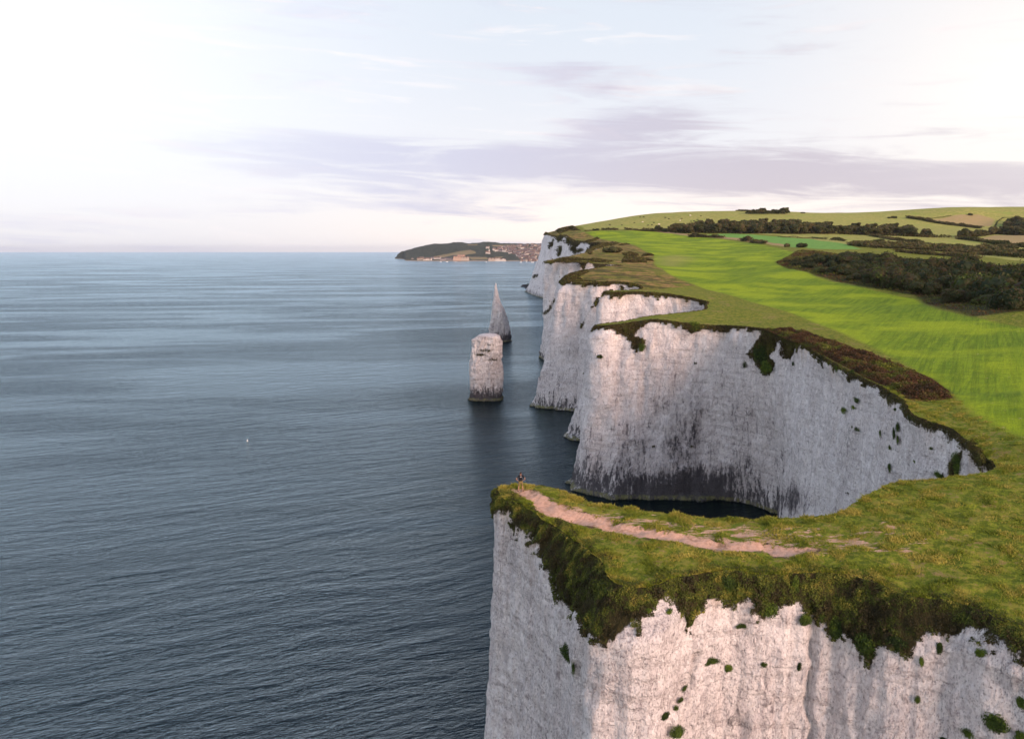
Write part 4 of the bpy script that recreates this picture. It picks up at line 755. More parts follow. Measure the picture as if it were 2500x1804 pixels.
CLP = [
 (W1, z3(1350, 1435), 34, 22, 'bright green ivy below the brow, left of the pink chalk notch'), (W1, z3(812, 1480), 14, 28, 'small green ivy on the left face of the near headland by the scrub'), (W1, z3(1555, 1410), 18, 30, 'green ivy tongue between two chalk notches of the near brow'), (W1, z3(1725, 1515), 16, 20, 'bright ivy at the foot of the narrow hanging scrub tongue'), (W1, z3(2115, 1525), 32, 16, 'flat oval ivy patch alone on the pink chalk'),
 (W1, z4(100, 1150), 42, 60, 'tall bright ivy climbing in the middle of the near brow'), (W1, z4(370, 1290), 62, 52, 'broad dark ivy hanging between two pale chalk notches'), (W1, z4(575, 1150), 26, 64, 'tall bright ivy column just left of the vertical chalk crease'), (W1, z4(645, 1375), 38, 36, 'round green bush clinging on the vertical chalk crease'), (W1, z4(760, 1360), 26, 26, 'ragged ivy just right of the round bush on the crease'),
 (W1, z4(860, 1450), 50, 60, 'loose ivy trailing from the dark brow right of the crease'), (W1, z4(1080, 1560), 76, 66, 'largest trailing ivy mass hanging lowest under the dark brow'), (W1, z4(1300, 1560), 60, 50, 'ivy fringe right of the lowest trailing mass'), (W1, z4(1610, 1570), 26, 34, 'thin ivy strand near the pale right chalk'), (W1, z5(2100, 330), 34, 26, 'ivy patch near the right edge under the brow') if False else (W1, (2400, 1595), 34, 26, 'ivy patch near the right edge under the brow'),
 (W1, (1382, 1593), 30, 44, 'green ivy drooping on the pale left face, lower patch'), (W1, (1403, 1632), 14, 40, 'thin ivy tail under the drooping patch on the left face'), (W1, (1733, 1612), 46, 22, 'brownish ivy cap on the curved ledge in the pink face'), (W1, (1775, 1632), 24, 22, 'small green tuft right of the curved ledge'), (W1, (1675, 1675), 16, 22, 'dark tuft on the curved crack, upper'), (W1, (1660, 1707), 18, 18, 'dark tuft on the curved crack, middle'), (W1, (1647, 1725), 16, 18, 'dark tuft on the curved crack, just below the middle one'),
 (W1, (1623, 1745), 32, 26, 'brown bush low on the curved crack'), (W1, (1652, 1781), 36, 40, 'bright green bush at the foot of the curved crack'), (W1, (1865, 1620), 20, 16, 'tiny brown tuft between the ledge and the crease'), (W1, (1954, 1628), 16, 26, 'small dark tuft beside the crease'), (W1, (2246, 1612), 16, 28, 'dark drooping tuft on the right chalk below the brow'), (W1, (2237, 1709), 18, 26, 'small green bush in the middle of the right chalk'),
 (W1, (2436, 1765), 72, 54, 'largest green bush at the bottom right of the chalk'), (W1, (2362, 1792), 56, 26, 'low spreading bush left of the largest one at the bottom right'), (W1, (2492, 1715), 26, 34, 'green bush cut by the right picture edge, upper one'), (W1, (2490, 1795), 40, 34, 'green bush in the very bottom right corner'), (W1, (2305, 1800), 26, 14, 'bush just rising at the bottom edge'),
 (W2, z2(550, 1040), 18, 20, 'small green tuft left of the big dark patch on the cove wall'), (W2, z2(850, 1035), 8, 14, 'thin green tuft on the cove wall below the dark brow, left one'), (W2, z2(1063, 1028), 10, 12, 'little round tuft under the bracken strip'), (W2, z2(1120, 1048), 14, 18, 'tuft under the bracken strip, right of the little round one'), (W2, z2(1212, 1088), 22, 14, 'flat tuft hugging the cove brow'),
 (W2, z2(1242, 1253), 22, 16, 'upper round tuft of the trio on the pale cove wall'), (W2, z2(1222, 1297), 16, 12, 'middle tuft of the trio on the pale cove wall'), (W2, z2(1163, 1307), 20, 20, 'left and largest tuft of the trio on the pale cove wall'), (W2, z2(1240, 1432), 32, 12, 'flat dark tuft on a ledge of the cove wall'), (W2, z2(1475, 1305), 12, 10, 'small tuft high on the right cove wall'), (W2, z2(1495, 1415), 16, 30, 'steep green streak on the right cove wall, uppermost'),
 (W2, z2(1470, 1455), 14, 30, 'steep green streak on the right cove wall, middle'), (W2, z2(1480, 1500), 12, 26, 'steep green streak on the right cove wall, lowest'), (W2, z2(1385, 1460), 8, 18, 'thin tuft left of the green streaks'), (W2, z2(1562, 1362), 10, 14, 'tuft near the brow above the green streaks'), (W2, z4(1252, 270), 13, 28, 'lone upright green bush low on the pale cove wall'), (W2, z4(1252, 128), 10, 12, 'tiny tuft below the green streaks'),
 (W2, z4(1432, 226), 9, 8, 'tiny dark tuft right of the lone upright bush'), (W2, z4(1548, 132), 12, 8, 'tiny tuft near the cove head'), (W2, z4(1730, 250), 30, 58, 'tall dark ivy streak at the head of the cove'), (W2, z4(1620, 315), 34, 18, 'low ragged ivy left of the tall streak at the cove head'),
 (W2, z2(250, 800), 40, 24, 'dark scrub tongue on the pink chalk near the second headland tip'), (W2, z2(660, 950), 44, 70, 'big dark ivy patch high on the cove wall'), (W2, z2(700, 1050), 34, 34, 'dark lobe hanging under the big ivy patch'), (W2, (1568, 846), 20, 22, 'dark tuft under the green cap of the second headland'), (W2, (1464, 868), 18, 14, 'dark tuft low on the second headland corner')]
for W, (a, b), wp_, hp_, lab in CLP: clump(W, a, b, wp_, hp_, lab)

# ------------------------------------------------------------------ sea stacks and shore rocks
def stack(prof, Yc, name, label, seed, dep=.85, sup=2.6, veg=None):
    Z, XL, XR = [], [], []
    for y, a, b in prof:
        sy = 480+y/2.8225; pa = PY(900+a/2.8225, sy, Yc); pb = PY(900+b/2.8225, sy, Yc); Z.append(pa[2]); XL.append(pa[0]); XR.append(pb[0])
    Z, XL, XR = map(np.array, (Z, XL, XR)); o_ = np.argsort(Z); Z, XL, XR = Z[o_], XL[o_], XR[o_]; zt = Z.max()
    nz, na = 130, 150; zs = -1+(zt+1)*np.linspace(0, 1, nz)**.85; xl = np.interp(zs, Z, XL); xr = np.interp(zs, Z, XR); cx_ = (xl+xr)/2; hw = (xr-xl)/2; dw = np.minimum(hw.max()*dep, hw*1.3+.2)
    ph = np.linspace(0, 2*np.pi, na, endpoint=False); c, s = np.cos(ph), np.sin(ph); ex = 2/sup; ux = np.sign(c)*np.abs(c)**ex; uy = np.sign(s)*np.abs(s)**ex
    P = np.stack([cx_[:, None]+hw[:, None]*ux, Yc+dw[:, None]*uy, np.repeat(zs[:, None], na, 1)], 2).reshape(-1, 3)
    nn = np.stack([np.tile(ux, nz), np.tile(uy, nz)], 1); nn /= np.linalg.norm(nn, axis=1)[:, None]+1e-9
    B = P*np.array([1, 1, .3]); d = .75*fbm(B*.28, 3, seed)+.55*fbm(B*np.array([1, 1, 2])*.8, 4, seed+9, .6)+.45*(np.abs(fbm(P*np.array([1, 1, .5])*1.5, 3, seed+3))-.3)+.02+.15*np.sin(np.round(P[:, 2]/1.4+.5*perlin(P*.2, 2))*12.9)
    d *= np.clip(np.repeat(hw, na)/hw.max()*1.4, .08, 1)*1.0; d += smooth(P[:, 2], 1.1, .3)*.9
    P[:, :2] += nn*d[:, None]; P = np.vstack([P, [[cx_[-1], Yc, zt+.2]]])
    I = np.arange(nz*na).reshape(nz, na); J = np.roll(I, -1, 1); Q = np.stack([I[:-1], J[:-1], J[1:], I[1:]], 2).reshape(-1, 4)
    faces = [tuple(f) for f in Q]+[(I[-1, j], J[-1, j], nz*na) for j in range(na)]
    vg = np.full(len(P), -1.); 
    if veg: 
        S = proj(P)
        for (x, y, rx, ry, s_) in veg: vg = np.maximum(vg, -1+s_*np.exp(-((S[:, 0]-x)/rx)**2-((S[:, 1]-y)/ry)**2))
    st = .9*np.exp(-np.maximum(P[:, 2], 0)/3.2)+.16
    o = mk(name, P, faces, M_chalk, smooth_=True, attrs={'veg': vg, 'stain': st, 'top': np.zeros(len(P))}); tag(o, label, 'sea stack'); return o
stack([(945, 805, 862), (948, 785, 880), (955, 768, 892), (968, 742, 908), (985, 724, 916), (1050, 717, 918), (1120, 707, 916), (1200, 698, 920), (1300, 701, 922), (1388, 703, 915)], 321, 'sea_stack', 'blunt block shaped white chalk stack, nearer of the two, dark at its foot', 3, .8, 3.,
      [(1184, 856, 40, 9, 1.22), (1172, 866, 26, 7, 1.25), (1205, 878, 26, 8, 1.22), (1194, 842, 30, 6, 1.1)])
stack([(597, 874, 879), (620, 868, 882), (650, 866, 889), (700, 861, 900), (740, 857, 916), (790, 850, 938), (830, 845, 952), (880, 839, 967), (950, 834, 978), (995, 834, 979)], 531, 'sea_stack', 'pointed spire shaped chalk stack, taller and behind the block shaped one', 23, .8, 2.2)
for i, (sx_, sy_, r) in enumerate([(1283, 700, 4.5), (1290, 704, 3.5), (1282, 697, 3)]):
    p = PZ(sx_, sy_, 0); import bmesh
    bm = bmesh.new(); bmesh.ops.create_icosphere(bm, subdivisions=3, radius=1); v = np.array([x.co[:] for x in bm.verts]); f = [tuple(y.index for y in x.verts) for x in bm.faces]; bm.free()
    v *= (1+.4*fbm(v*1.3+i*5, 3, i))[:, None]*np.array([r*1.8, r, r*.55]); o = mk('shore_rock', v, f, m_plain('wet_rock', (.05, .045, .045), .4, .6) if i == 0 else bpy.data.materials['wet_rock'], smooth_=True); o.location = p; tag(o, 'low dark rock awash at the foot of the farthest white headland', 'rock', 'rocks awash below the farthest headland')

# ------------------------------------------------------------------ far headland with the seaside town
silx = [(964, 632), (967, 629), (970, 621), (980, 615), (1010, 607), (1032, 601.5), (1056, 597), (1090, 596.5), (1113, 593), (1130, 593), (1143, 596), (1164, 594.5), (1187, 592), (1208, 593), (1222, 595.5), (1293, 596.5), (1340, 596)]
sy0 = lambda x: np.interp(x, [a for a, b in silx], [b for a, b in silx])
shY = lambda x: np.interp(x, [962, 984, 990, 1015, 1345], [6050, 5700, 4750, 4600, 4560])
rdY = lambda x: np.interp(x, [962, 1000, 1345], [6100, 6300, 5900])
def town_z(sx, t):   # t 0 shore .. 1 ridge
    Y = shY(sx)+(rdY(sx)-shY(sx))*t; zr_ = HC-(rdY(sx))*((sy0(sx)-612)/F)*1.02
    spit = np.where(sx < 1400, smooth(t, .22+.25*np.clip((1180-sx)/120, 0, 1), 1.)**.9, 0); z = 2.2*smooth(t, 0, .02)+8*t+np.maximum(zr_-10, 0)*spit
    return Y, z
def town_xyz(sx, t):
    Y, z = town_z(sx, t); dz = z-HC; d = Y*cp-dz*sp; return np.stack([(sx-CX)/F*d, Y, z], -1)
ns, nt_ = 520, 130; gx, gt = np.meshgrid(np.linspace(963, 1345, ns), np.linspace(0, 1.35, nt_), indexing='ij')
gt2 = np.minimum(gt, 1.); P = town_xyz(gx.ravel(), gt2.ravel()); back = np.maximum(gt.ravel()-1, 0); P[:, 1] += back*3500; P[:, 2] -= back*300*(back > 0); P[gt.ravel() == 0, 2] = -2
edgef = smooth(gx.ravel(), 963, 966); P[:, 2] = P[:, 2]*edgef-2*(1-edgef)
S = proj(P)
fld = np.maximum.reduce([sdf(S, [(940+a/5.67, 570+b/5.67) for a, b in pl]) for pl in [[(670, 320), (860, 285), (1050, 245), (1180, 230), (1250, 250), (1260, 280), (1150, 290), (1060, 315), (950, 300), (800, 335)], [(1480, 165), (1700, 158), (1800, 170), (1700, 185), (1500, 183)], [(1140, 155), (1280, 150), (1280, 165), (1150, 165)], [(1500, 330), (1640, 320), (1600, 345)], [(1150, 325), (1400, 330), (1450, 360), (1200, 365)]]])
twn = sdf(S, [(940+a/5.67, 570+b/5.67) for a, b in [(1480, 215), (1750, 165), (2200, 150), (2200, 410), (1850, 400), (1780, 300), (1480, 250)]])
P[:, 2] += (4.5*fbm(XY3(P[:, :2], .03), 3, 44)+3*np.abs(perlin(XY3(P[:, :2], .07), 3)))*smooth(fld, 1, -2)*smooth(gt.ravel(), .02, .1)*edgef
M_far, q = newmat('far_woodland'); Pp = q.n('ShaderNodeNewGeometry').outputs['Position']; a_ = q.noise(Pp, .02, 5, .6); b_ = q.noise(Pp, .06, 4, .7)
cw = q.mix(q.ss(b_, .38, .62), (.020, .030, .018), (.050, .058, .030)); cw = q.mix(q.ss(q.attr('twn'), -2., 2., 0., .6), cw, q.mix(q.ss(a_, .4, .6), (.10, .09, .07), (.05, .07, .035)))
cw = q.mix(q.ss(q.attr('fld'), -.6, .6), cw, q.mix(q.ss(a_, .35, .65), (.20, .17, .07), (.26, .19, .10)))
cw = q.mix(q.ss(q.n('ShaderNodeSeparateXYZ', ins={0: Pp}).outputs[2], 5., 2.), cw, (.30, .24, .17)); finish(q, cw, .95, q.bump(b_, 6., .6))
I = np.arange(ns*nt_).reshape(ns, nt_); Q = np.stack([I[:-1, :-1], I[1:, :-1], I[1:, 1:], I[:-1, 1:]], 2).reshape(-1, 4)
o = mk('hills', P, Q, M_far, smooth_=True, attrs={'fld': np.clip(fld, -20, 20), 'twn': np.clip(twn, -20, 20)}); tag(o, kind='structure')
def town_at(X, Yp):   # zoomed-photo pixel -> point on the far headland
    sx, sy = 940+X/5.67, 570+Yp/5.67; t = np.linspace(0.01, 1, 500); p = town_xyz(np.full(500, sx), t); return p[np.argmin(np.abs(proj(p)[:, 1]-sy))]
def m_house(nm, c, r):
    return m_plain('render_'+nm, c, .12, .3), m_plain('roof_'+nm, r, .3, .6)
HM = [m_house('white', (.56, .53, .49), (.16, .10, .08)), m_house('cream', (.42, .36, .30), (.14, .10, .08)), m_house('brick', (.22, .15, .12), (.12, .09, .09)), m_house('grey', (.30, .27, .27), (.09, .09, .10))]
M_win = m_plain('window_glass', (.04, .05, .06), .3, 1., .15)
def house_mesh(w_, d_, h_, rh, mats, storeys=2, name='house', gables=1):
    V, Fc, Mi = [], [], []
    def box(x0, x1, y0, y1, z0, z1, mi):
        o = len(V); V.extend([(x0, y0, z0), (x1, y0, z0), (x1, y1, z0), (x0, y1, z0), (x0, y0, z1), (x1, y0, z1), (x1, y1, z1), (x0, y1, z1)])
        for f in ((0, 1, 5, 4), (1, 2, 6, 5), (2, 3, 7, 6), (3, 0, 4, 7), (4, 5, 6, 7)): Fc.append(tuple(o+i for i in f)); Mi.append(mi)
    def gable(x0, x1, y0, y1, z0, z1, mi, e=.5):
        o = len(V); ym = (y0+y1)/2; V.extend([(x0-e, y0-e, z0), (x1+e, y0-e, z0), (x1+e, y1+e, z0), (x0-e, y1+e, z0), (x0-e, ym, z1), (x1+e, ym, z1)])
        for f in ((0, 1, 5, 4), (2, 3, 4, 5)): Fc.append(tuple(o+i for i in f)); Mi.append(mi)
        for f in ((0, 4, 3), (1, 2, 5)): Fc.append(tuple(o+i for i in f)); Mi.append(0)
    box(-w_/2, w_/2, -d_/2, d_/2, -4, h_, 0); gable(-w_/2, w_/2, -d_/2, d_/2, h_+.003, h_+rh, 1)
    for c in (-.32, .32): box(w_*c-.5, w_*c+.5, -.5, .5, h_+rh*.5, h_+rh+1.3, 0)
    nw = max(2, int(w_/3))
    for s in range(storeys):
        for j in range(nw): x = -w_/2+(j+.5)*w_/nw; z = (s+.28)*h_/storeys; box(x-.6, x+.6, -d_/2-.05, -d_/2+.1, z, z+h_/storeys*.5, 2)
    for k_ in range(gables-1):
        x = -w_/2+(k_+.5)*w_/(gables-1); o = len(V); ww = w_/(gables-1)*.32
        V.extend([(x-ww, -d_/2-1, h_), (x+ww, -d_/2-1, h_), (x, -d_/2-1, h_+rh*.9), (x-ww, 0, h_), (x+ww, 0, h_), (x, 0, h_+rh*.9)])
        for f, mi in (((0, 1, 2), 0), ((0, 2, 5, 3), 1), ((1, 4, 5, 2), 1)): Fc.append(tuple(o+i for i in f)); Mi.append(mi)
    o = mk(name, V, Fc, mats[0], link=False); o.data.materials.append(mats[1]); o.data.materials.append(M_win); o.data.polygons.foreach_set('material_index', Mi); return o
HP = [house_mesh(*a) for a in [(13, 9, 6, 4, HM[0]), (16, 10, 6.5, 4.5, HM[1]), (11, 9, 6, 4, HM[2]), (20, 10, 7, 4, HM[3]), (24, 11, 8, 4.5, HM[2], 3), (18, 11, 9, 4, HM[0], 3)]]
def put_house(X, Yp, k, s=1., label='small house in the far seaside town on the hillside', group='houses of the far seaside town', cat='house'):
    if label.startswith('small house'): label = ('white gabled', 'cream broad', 'little brick', 'long grey', 'long brick', 'tall white')[k]+(' house down near the shore of the far seaside town' if Yp > 330 else ' house high on the slope of the far seaside town' if Yp < 235 else ' house halfway up the slope of the far seaside town')
    p = town_at(X, Yp); c = HP[k].copy(); c.name = 'house'; COL.objects.link(c); c.location = p; c.scale = (s, s, s); c.rotation_euler = (0, 0, RS.uniform(-.5, .5)); tag(c, label, cat, group); return c
tp = [(1500, 215), (1750, 170), (2180, 160), (2180, 395), (1880, 395), (1800, 300), (1560, 252)]
for s in px_in(tp, 215): put_house(s[0], s[1], RS.choice(6, p=[.2, .15, .27, .18, .12, .08]), RS.uniform(.85, 1.25))
for X, Yp, k, s in [(1420, 210, 5, 1.2), (1510, 235, 0, 1.6), (1545, 250, 0, 1.8), (1610, 255, 3, 1.6), (1650, 258, 5, 1.5), (1580, 225, 0, 1.1)]: put_house(X, Yp, k, s, 'pale villa among trees left of the far town', 'villas among the trees of the far headland', 'villa')
for i, (X, Yp, k, s) in enumerate([(380, 362, 0, .9), (470, 372, 1, 1.5), (510, 368, 1, 1.7), (550, 376, 0, 1.3), (590, 374, 0, 1.6), (625, 374, 0, 1.4), (665, 360, 3, 1.5), (700, 362, 0, 1.6), (745, 362, 0, 1.8), (800, 376, 3, 1.4), (840, 370, 0, 1.4), (880, 374, 3, 1.5), (915, 372, 0, 1.2), (940, 376, 3, 1.2)]):
    put_house(X, Yp, k, s, 'pale waterfront house on the low point of the far headland', 'waterfront houses on the low point')
def big(label, cat, name, X, Yp, w_, d_, h_, rh, m_, g_=1, st=4, rz=0.):
    o = house_mesh(w_, d_, h_, rh, m_, st, name, g_); COL.objects.link(o); o.location = town_at(X, Yp); o.rotation_euler = (0, 0, rz); tag(o, label, cat); return o
HMo = (m_plain('warm_render', (.46, .33, .25), .15, .3), m_plain('terracotta_roof', (.26, .17, .13), .2, .5))
big('large many gabled apartment block glowing orange on the far shore, left half', 'apartment block', 'apartment_block', 1000, 378, 46, 14, 17, 9, HMo, 4, 5)
big('taller gabled apartment block in the middle of the orange group', 'apartment block', 'apartment_block', 1055, 374, 44, 14, 24, 10, HMo, 4, 6)
big('cream gabled apartment block at the right of the orange group', 'apartment block', 'apartment_block', 1110, 378, 46, 14, 16, 8, HM[1], 4, 5)
big('long low building with a flat front on the far beach', 'pavilion', 'pavilion', 1515, 385, 70, 16, 12, 7, HM[1], 5, 3)
big('long white building beside the beach pavilion', 'hall', 'seaside_hall', 1600, 388, 60, 14, 9, 5, HM[0], 3, 3)
# white church with its spire
pc = town_at(1425, 285); ch = empty('church', pc); tag(ch, 'white church with a thin spire among dark trees on the far headland', 'church')
cb = house_mesh(30, 14, 11, 9, HM[0], 1, 'nave'); COL.objects.link(cb); cb.parent = ch
twr = mk('tower', [(x*3+8, y*3, z) for z in (-4, 20) for x, y in ((-1, -1), (1, -1), (1, 1), (-1, 1))]+[(8, 0, 36)], [(0, 1, 5, 4), (1, 2, 6, 5), (2, 3, 7, 6), (3, 0, 4, 7), (4, 5, 8), (5, 6, 8), (6, 7, 8), (7, 4, 8)], HM[0][0]); twr.parent = ch
# moored boats off the town
M_hull = m_plain('boat_hull', (.75, .75, .74), .1, 1.)
def boat_mesh():
    V = []; Fc = []; st_ = [(-4, .9, .9), (-2, 1.4, .95), (1, 1.4, 1.05), (3, .9, 1.25), (4.6, .05, 1.5)]
    for x, b, h in st_: V += [(x, -b, h), (x, -b*.6, -.3), (x, b*.6, -.3), (x, b, h)]
    for i in range(4):
        o = i*4; n = o+4
        for j in range(3): Fc.append((o+j, n+j, n+j+1, o+j+1))
        Fc.append((o+3, n+3, n, o))
    Fc += [(0, 1, 2, 3)]
    o = len(V); V += [(-2, -.9, 1.0), (1, -.9, 1.05), (1, .9, 1.05), (-2, .9, 1.0), (-1.8, -.8, 2.2), (.3, -.8, 2.2), (.3, .8, 2.2), (-1.8, .8, 2.2)]
    Fc += [tuple(o+i for i in f) for f in ((0, 1, 5, 4), (1, 2, 6, 5), (2, 3, 7, 6), (3, 0, 4, 7), (4, 5, 6, 7))]
    return mk('boat', V, Fc, M_hull, link=False)
BT = boat_mesh()
for i, (X, Yp) in enumerate([(2035, 404), (1400, 398), (980, 397), (860, 396), (770, 397), (1880, 402), (1960, 400)]):
    p = PZ(940+X/5.67, 570+Yp/5.67, 0); c = BT.copy(); c.name = 'boat'; COL.objects.link(c); c.location = p; c.rotation_euler = (0, 0, RS.uniform(0, 6)); c.scale = (2,)*3 if i == 0 else (1.4,)*3; tag(c, 'tiny white boat moored off the far town', 'boat', 'boats moored off the far town')

# ------------------------------------------------------------------ cows on the hill
def skin_obj(name, verts, edges, rad, mat, parent=None, sub=1, root=0):
    me = bpy.data.meshes.new(name); me.from_pydata(verts, edges, []); o = bpy.data.objects.new(name, me)
    md = o.modifiers.new('skin', 'SKIN'); md.use_smooth_shade = True
    sv = me.skin_vertices[0].data if me.skin_vertices else None
    if sv is None: 
        raise RuntimeError('skin')
    for i, r in enumerate(rad): sv[i].radius = (r, r) if not isinstance(r, tuple) else r
    sv[root].use_root = True
    s = o.modifiers.new('sub', 'SUBSURF'); s.levels = s.render_levels = sub
    COL.objects.link(o); bpy.context.view_layer.update(); dg = bpy.context.evaluated_depsgraph_get()
    nm = bpy.data.meshes.new_from_object(o.evaluated_get(dg)); COL.objects.unlink(o); bpy.data.objects.remove(o)
    nm.materials.clear(); nm.materials.append(mat); nm.polygons.foreach_set('use_smooth', np.ones(len(nm.polygons), bool))
    r = bpy.data.objects.new(name, nm)
    if parent is not None: r.parent = parent
    return r
def mat_cow(nm, a, b):
    m, q = newmat(nm); P = q.n('ShaderNodeTexCoord').outputs['Object']; finish(q, q.mix(q.ss(q.noise(P, 1.6, 2), .50, .54), a, b), .8); return m
cv_ = [(-.75, 0, 1.15), (-.3, 0, 1.1), (.25, 0, 1.08), (.7, 0, 1.15), (1.0, 0, 1.2), (1.3, 0, 1.0), (1.55, 0, .72), (-.95, 0, 1.2), (-1.05, 0, .6)]
ce = [(0, 1), (1, 2), (2, 3), (3, 4), (4, 5), (5, 6), (0, 7), (7, 8)]; cr_ = [.34, .38, .38, .34, .22, .16, .10, .06, .03]
for x, par, hind in ((-.72, 0, 1), (.62, 3, 0)):
    for y in (-.2, .2):
        b = len(cv_); 
        cv_ += [(x, y, .85), (x+(.12 if hind else 0), y, .55), (x+(-.05 if hind else .02), y, .3), (x, y, .04)]; cr_ += [.16, .10, .07, .06]; ce += [(par, b), (b, b+1), (b+1, b+2), (b+2, b+3)]
for y in (-.13, .13): b = len(cv_); cv_ += [(1.28, y, 1.12), (1.24, y*2, 1.14)]; cr_ += [.05, .03]; ce += [(5, b), (b, b+1)]
COW = [skin_obj('cow', cv_, ce, cr_, m_) for m_ in (mat_cow('black_hide', (.012, .011, .010), (.02, .016, .014)), mat_cow('pale_hide', (.70, .64, .54), (.62, .55, .45)))]
for k_, lst in ((0, [(525, 190), (635, 193), (750, 170), (805, 118), (838, 118), (1038, 124), (932, 170), (915, 190), (880, 195), (1363, 107), (1275, 157), (1302, 155), (1333, 142), (1188, 133), (1240, 178), (1070, 134)]), (1, [(1268, 103), (980, 186), (827, 163), (1172, 149)])):
    for X, Yp in lst:
        p = hit(*zf(X, Yp+3), y1=1300.); c = COW[k_].copy(); c.name = 'cow'; COL.objects.link(c); c.location = p; s_ = RS.uniform(1.0, 1.25); c.scale = (s_,)*3; c.rotation_euler = (0, 0, RS.uniform(-.6, .6)+(math.pi if RS.rand() < .5 else 0))
        tag(c, ('black cow grazing on the pasture of the far hill', 'cream white cow on the pasture of the far hill')[k_], 'cow', ('black cows on the hill pasture', 'pale cows on the hill pasture')[k_])

# ------------------------------------------------------------------ the walker on the headland tip
def make_person():
    fp = hit(1271, 1199.5, y0=55, y1=90); gz = lambda x, y: H(np.array([[x, y]]))[0]-.06
    e = empty('person', (fp[0], fp[1], gz(fp[0], fp[1])), math.radians(8)); tag(e, 'person in black t-shirt and khaki shorts, hands on hips, standing on the headland tip', 'person')
    skin = m_plain('skin', (.36, .19, .13), .1, 8., .55); black = m_plain('black_cotton', (.010, .011, .016), .2, 20.); khaki = m_plain('khaki_cotton', (.17, .13, .055), .15, 20.); hairm = m_plain('brown_hair', (.05, .025, .015), .3, 30.); shoe = m_plain('shoe_leather', (.03, .015, .012), .2, 20.)
    v = [(0, 0, .97), (0, -.005, 1.12), (0, -.01, 1.28), (0, -.01, 1.42), (0, 0, 1.52), (0, .012, 1.60), (0, .02, 1.69), (0, .015, 1.765)]; ed = [(0, 1), (1, 2), (2, 3), (3, 4), (4, 5), (5, 6), (6, 7)]; r = [(.155, .11), (.135, .10), (.15, .11), (.14, .10), .058, .066, (.078, .098), (.062, .08)]
    def add(par, pts, rad):
        b = len(v)
        for i, (p, q_) in enumerate(zip(pts, rad)): v.append(p); r.append(q_); ed.append((par if i == 0 else b+i-1, b+i))
        return len(v)-1
    for s in (-1, 1):
        wr = add(3, [(s*.175, 0, 1.455), (s*.235, -.01, 1.38), (s*.34, -.05, 1.27), (s*.415, -.075, 1.19), (s*.33, -.02, 1.09), (s*.235, .03, 1.015)], [.055, .048, .038, .034, .031, .023])
        pm = add(wr, [(s*.19, .05, .985)], [.028])
        for k_, (dy, dz, l) in enumerate([(-.028, .02, .07), (-.012, .005, .082), (.006, -.012, .078), (.022, -.028, .062)]): add(pm, [(s*.178, .075+dy*.4, .985+dz), (s*.168, .075+l*.55+dy*.2, .985+dz-.015), (s*.150, .075+l, .985+dz-.03)], [.010, .009, .008])
        add(wr, [(s*.205, .005, .985), (s*.185, -.03, .98), (s*.175, -.055, .985)], [.013, .011, .009])
        add(0, [(s*.095, 0, .88), (s*.13, .01, .70), (s*.16, .015, .50), (s*.195, -.02, .33), (s*.22, -.03, .10), (s*.235, .0, .055), (s*.26, .13, .035)], [.088, .074, .052, .050, .033, .037, .032])
    b = skin_obj('body', v, ed, r, skin, e, 2); COL.objects.link(b)
    # face features: nose, brow and ears as one low relief with the head
    import bmesh
    def ell(name, parts, mat):
        V, Fc = [], []
        for c, s in parts:
            bm = bmesh.new(); bmesh.ops.create_icosphere(bm, subdivisions=2, radius=1); o = len(V); V += [(c[0]+q.co.x*s[0], c[1]+q.co.y*s[1], c[2]+q.co.z*s[2]) for q in bm.verts]; Fc += [tuple(o+x.index for x in f.verts) for f in bm.faces]; bm.free()
        return mk(name, V, Fc, mat, e, smooth_=True)
    ell('ear', [((-.078, .01, 1.675), (.012, .02, .032))], skin); ell('ear', [((.078, .01, 1.675), (.012, .02, .032))], skin); ell('nose', [((0, .118, 1.665), (.013, .02, .022))], skin)
    ell('eye', [((-.03, .105, 1.69), (.013, .008, .008))], hairm); ell('eye', [((.03, .105, 1.69), (.013, .008, .008))], hairm); ell('mouth', [((0, .108, 1.625), (.025, .008, .006))], m_plain('lips', (.35, .12, .1), .1))
    ell('hair', [((0, -.01, 1.725), (.087, .100, .078)), ((0, -.045, 1.68), (.078, .062, .062))], hairm)
    bv = np.array([q_.co[:] for q_ in b.data.vertices]); bn = np.array([q_.normal[:] for q_ in b.data.vertices])
    def garment(name, test, off, mat):
        fs = [tuple(p_.vertices) for p_ in b.data.polygons if test(*np.mean(bv[list(p_.vertices)], axis=0))]; us = sorted({i for f in fs for i in f}); mp = {u_: i for i, u_ in enumerate(us)}; m_ = len(us)
        V = np.vstack([bv[us]+bn[us]*off, bv[us]+bn[us]*.003]); out = [tuple(mp[i] for i in f) for f in fs]; inn = [tuple(m_+mp[i] for i in reversed(f)) for f in fs]
        cnt = {}
        for f in out:
            for i in range(len(f)): cnt[(f[i], f[(i+1) % len(f)])] = 1
        rim = [(j, i, i+m_, j+m_) for (i, j) in cnt if (j, i) not in cnt]
        return mk(name, V, out+inn+rim, mat, e, smooth_=True)
    garment('shirt', lambda x, y, z: (.955 < z < 1.535 and abs(x) < .16) or (1.25 < z < 1.54 and abs(x) < .315), .022, black)
    garment('shorts', lambda x, y, z: (.52 < z < .99 and abs(x) < .27) and not (z > .90 and abs(x) > .155), .028, khaki)
    for s in (-1, 1): ell('shoe', [((s*.25, .05, .04), (.045, .125, .045)), ((s*.228, -.03, .065), (.04, .05, .06))], shoe)
    pm_ = m_plain('shirt_print', (.65, .60, .60), .1)
    V, Fc = [], []
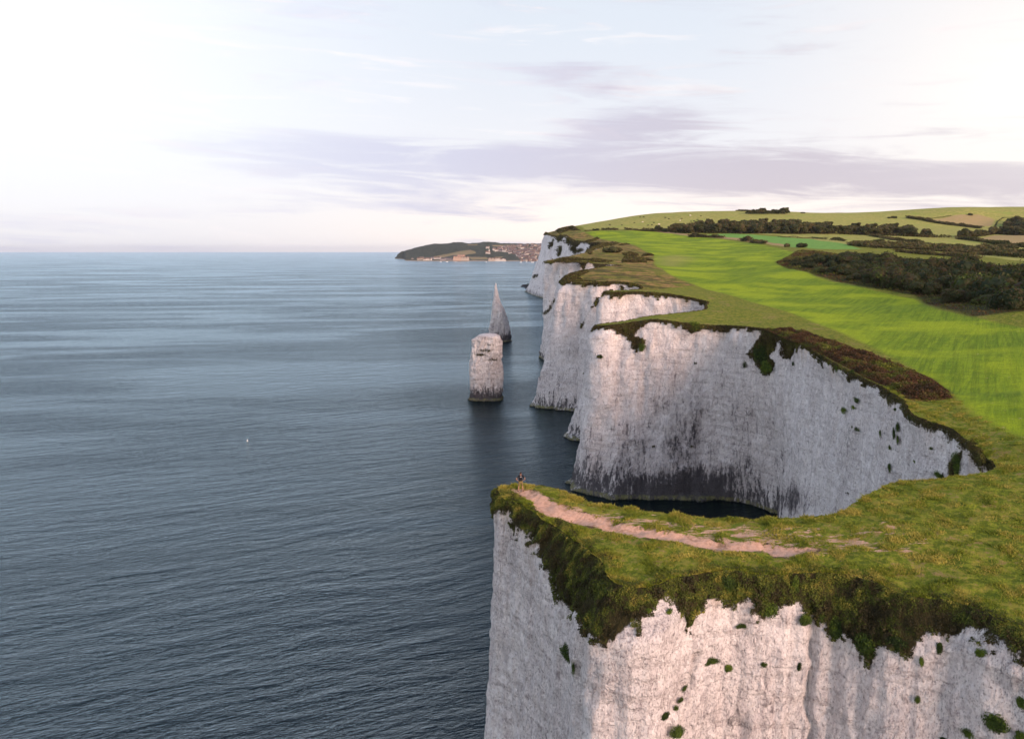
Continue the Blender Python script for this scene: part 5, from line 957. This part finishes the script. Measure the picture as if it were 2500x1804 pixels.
    for i in range(4):
        x = -.075+.04*i; o = len(V); V += [(x, -.146, 1.385), (x+.028, -.146, 1.385), (x+.028, -.142, 1.425), (x, -.142, 1.425), (x, -.13, 1.385), (x+.028, -.13, 1.385), (x+.028, -.125, 1.425), (x, -.125, 1.425)]
        Fc += [tuple(o+j for j in f) for f in ((0, 1, 2, 3), (0, 4, 5, 1), (3, 2, 6, 7), (0, 3, 7, 4), (1, 5, 6, 2))]
    mk('print', V, Fc, pm_, e)
make_person()
# white marker buoy on open water
bp = PZ(604, 1077, 0); be = empty('buoy', bp); be.scale = (.6, .6, .6); tag(be, 'small white buoy floating alone on the open sea', 'buoy')
V = []; Fc = []
for z, r in [(-.3, .15), (-.1, .34), (.15, .36), (.35, .26), (.5, .16), (.95, .12), (1.0, .05)]:
    for j in range(14): V.append((r*math.cos(j*.4488), r*math.sin(j*.4488), z))
for i in range(6):
    for j in range(14): Fc.append((i*14+j, i*14+(j+1) % 14, (i+1)*14+(j+1) % 14, (i+1)*14+j))
Fc.append(tuple(range(84, 98))); mk('float', V, Fc, M_hull, be, smooth_=True)
mk('ring', [(x*.08, y*.08+.0, 1.0+z*.12) for z in (0, 1) for x, y in ((-1, -1), (1, -1), (1, 1), (-1, 1))], [(0, 1, 5, 4), (1, 2, 6, 5), (2, 3, 7, 6), (3, 0, 4, 7), (4, 5, 6, 7)], M_hull, be)

# ------------------------------------------------------------------ thin sea air
M_hz = bpy.data.materials.new('sea_air'); M_hz.use_nodes = True; M_hz.node_tree.nodes.clear(); q = N(M_hz.node_tree)
pv = q.n('ShaderNodeVolumePrincipled', ins={'Color': (.80, .84, 1.), 'Density': 2.0e-5, 'Anisotropy': .2}); o_ = q.n('ShaderNodeOutputMaterial'); q.L.new(pv.outputs[0], o_.inputs['Volume'])
x0, x1, y0, y1, z0, z1 = -30500, 30500, -3500, 30500, -4, 190
hz = mk('haze', [(x, y, z) for z in (z0, z1) for x, y in ((x0, y0), (x1, y0), (x1, y1), (x0, y1))], [(3, 2, 1, 0), (4, 5, 6, 7), (0, 1, 5, 4), (1, 2, 6, 5), (2, 3, 7, 6), (3, 0, 4, 7)], M_hz); tag(hz, 'thin bluish sea air over the whole bay', 'haze', kind='stuff')
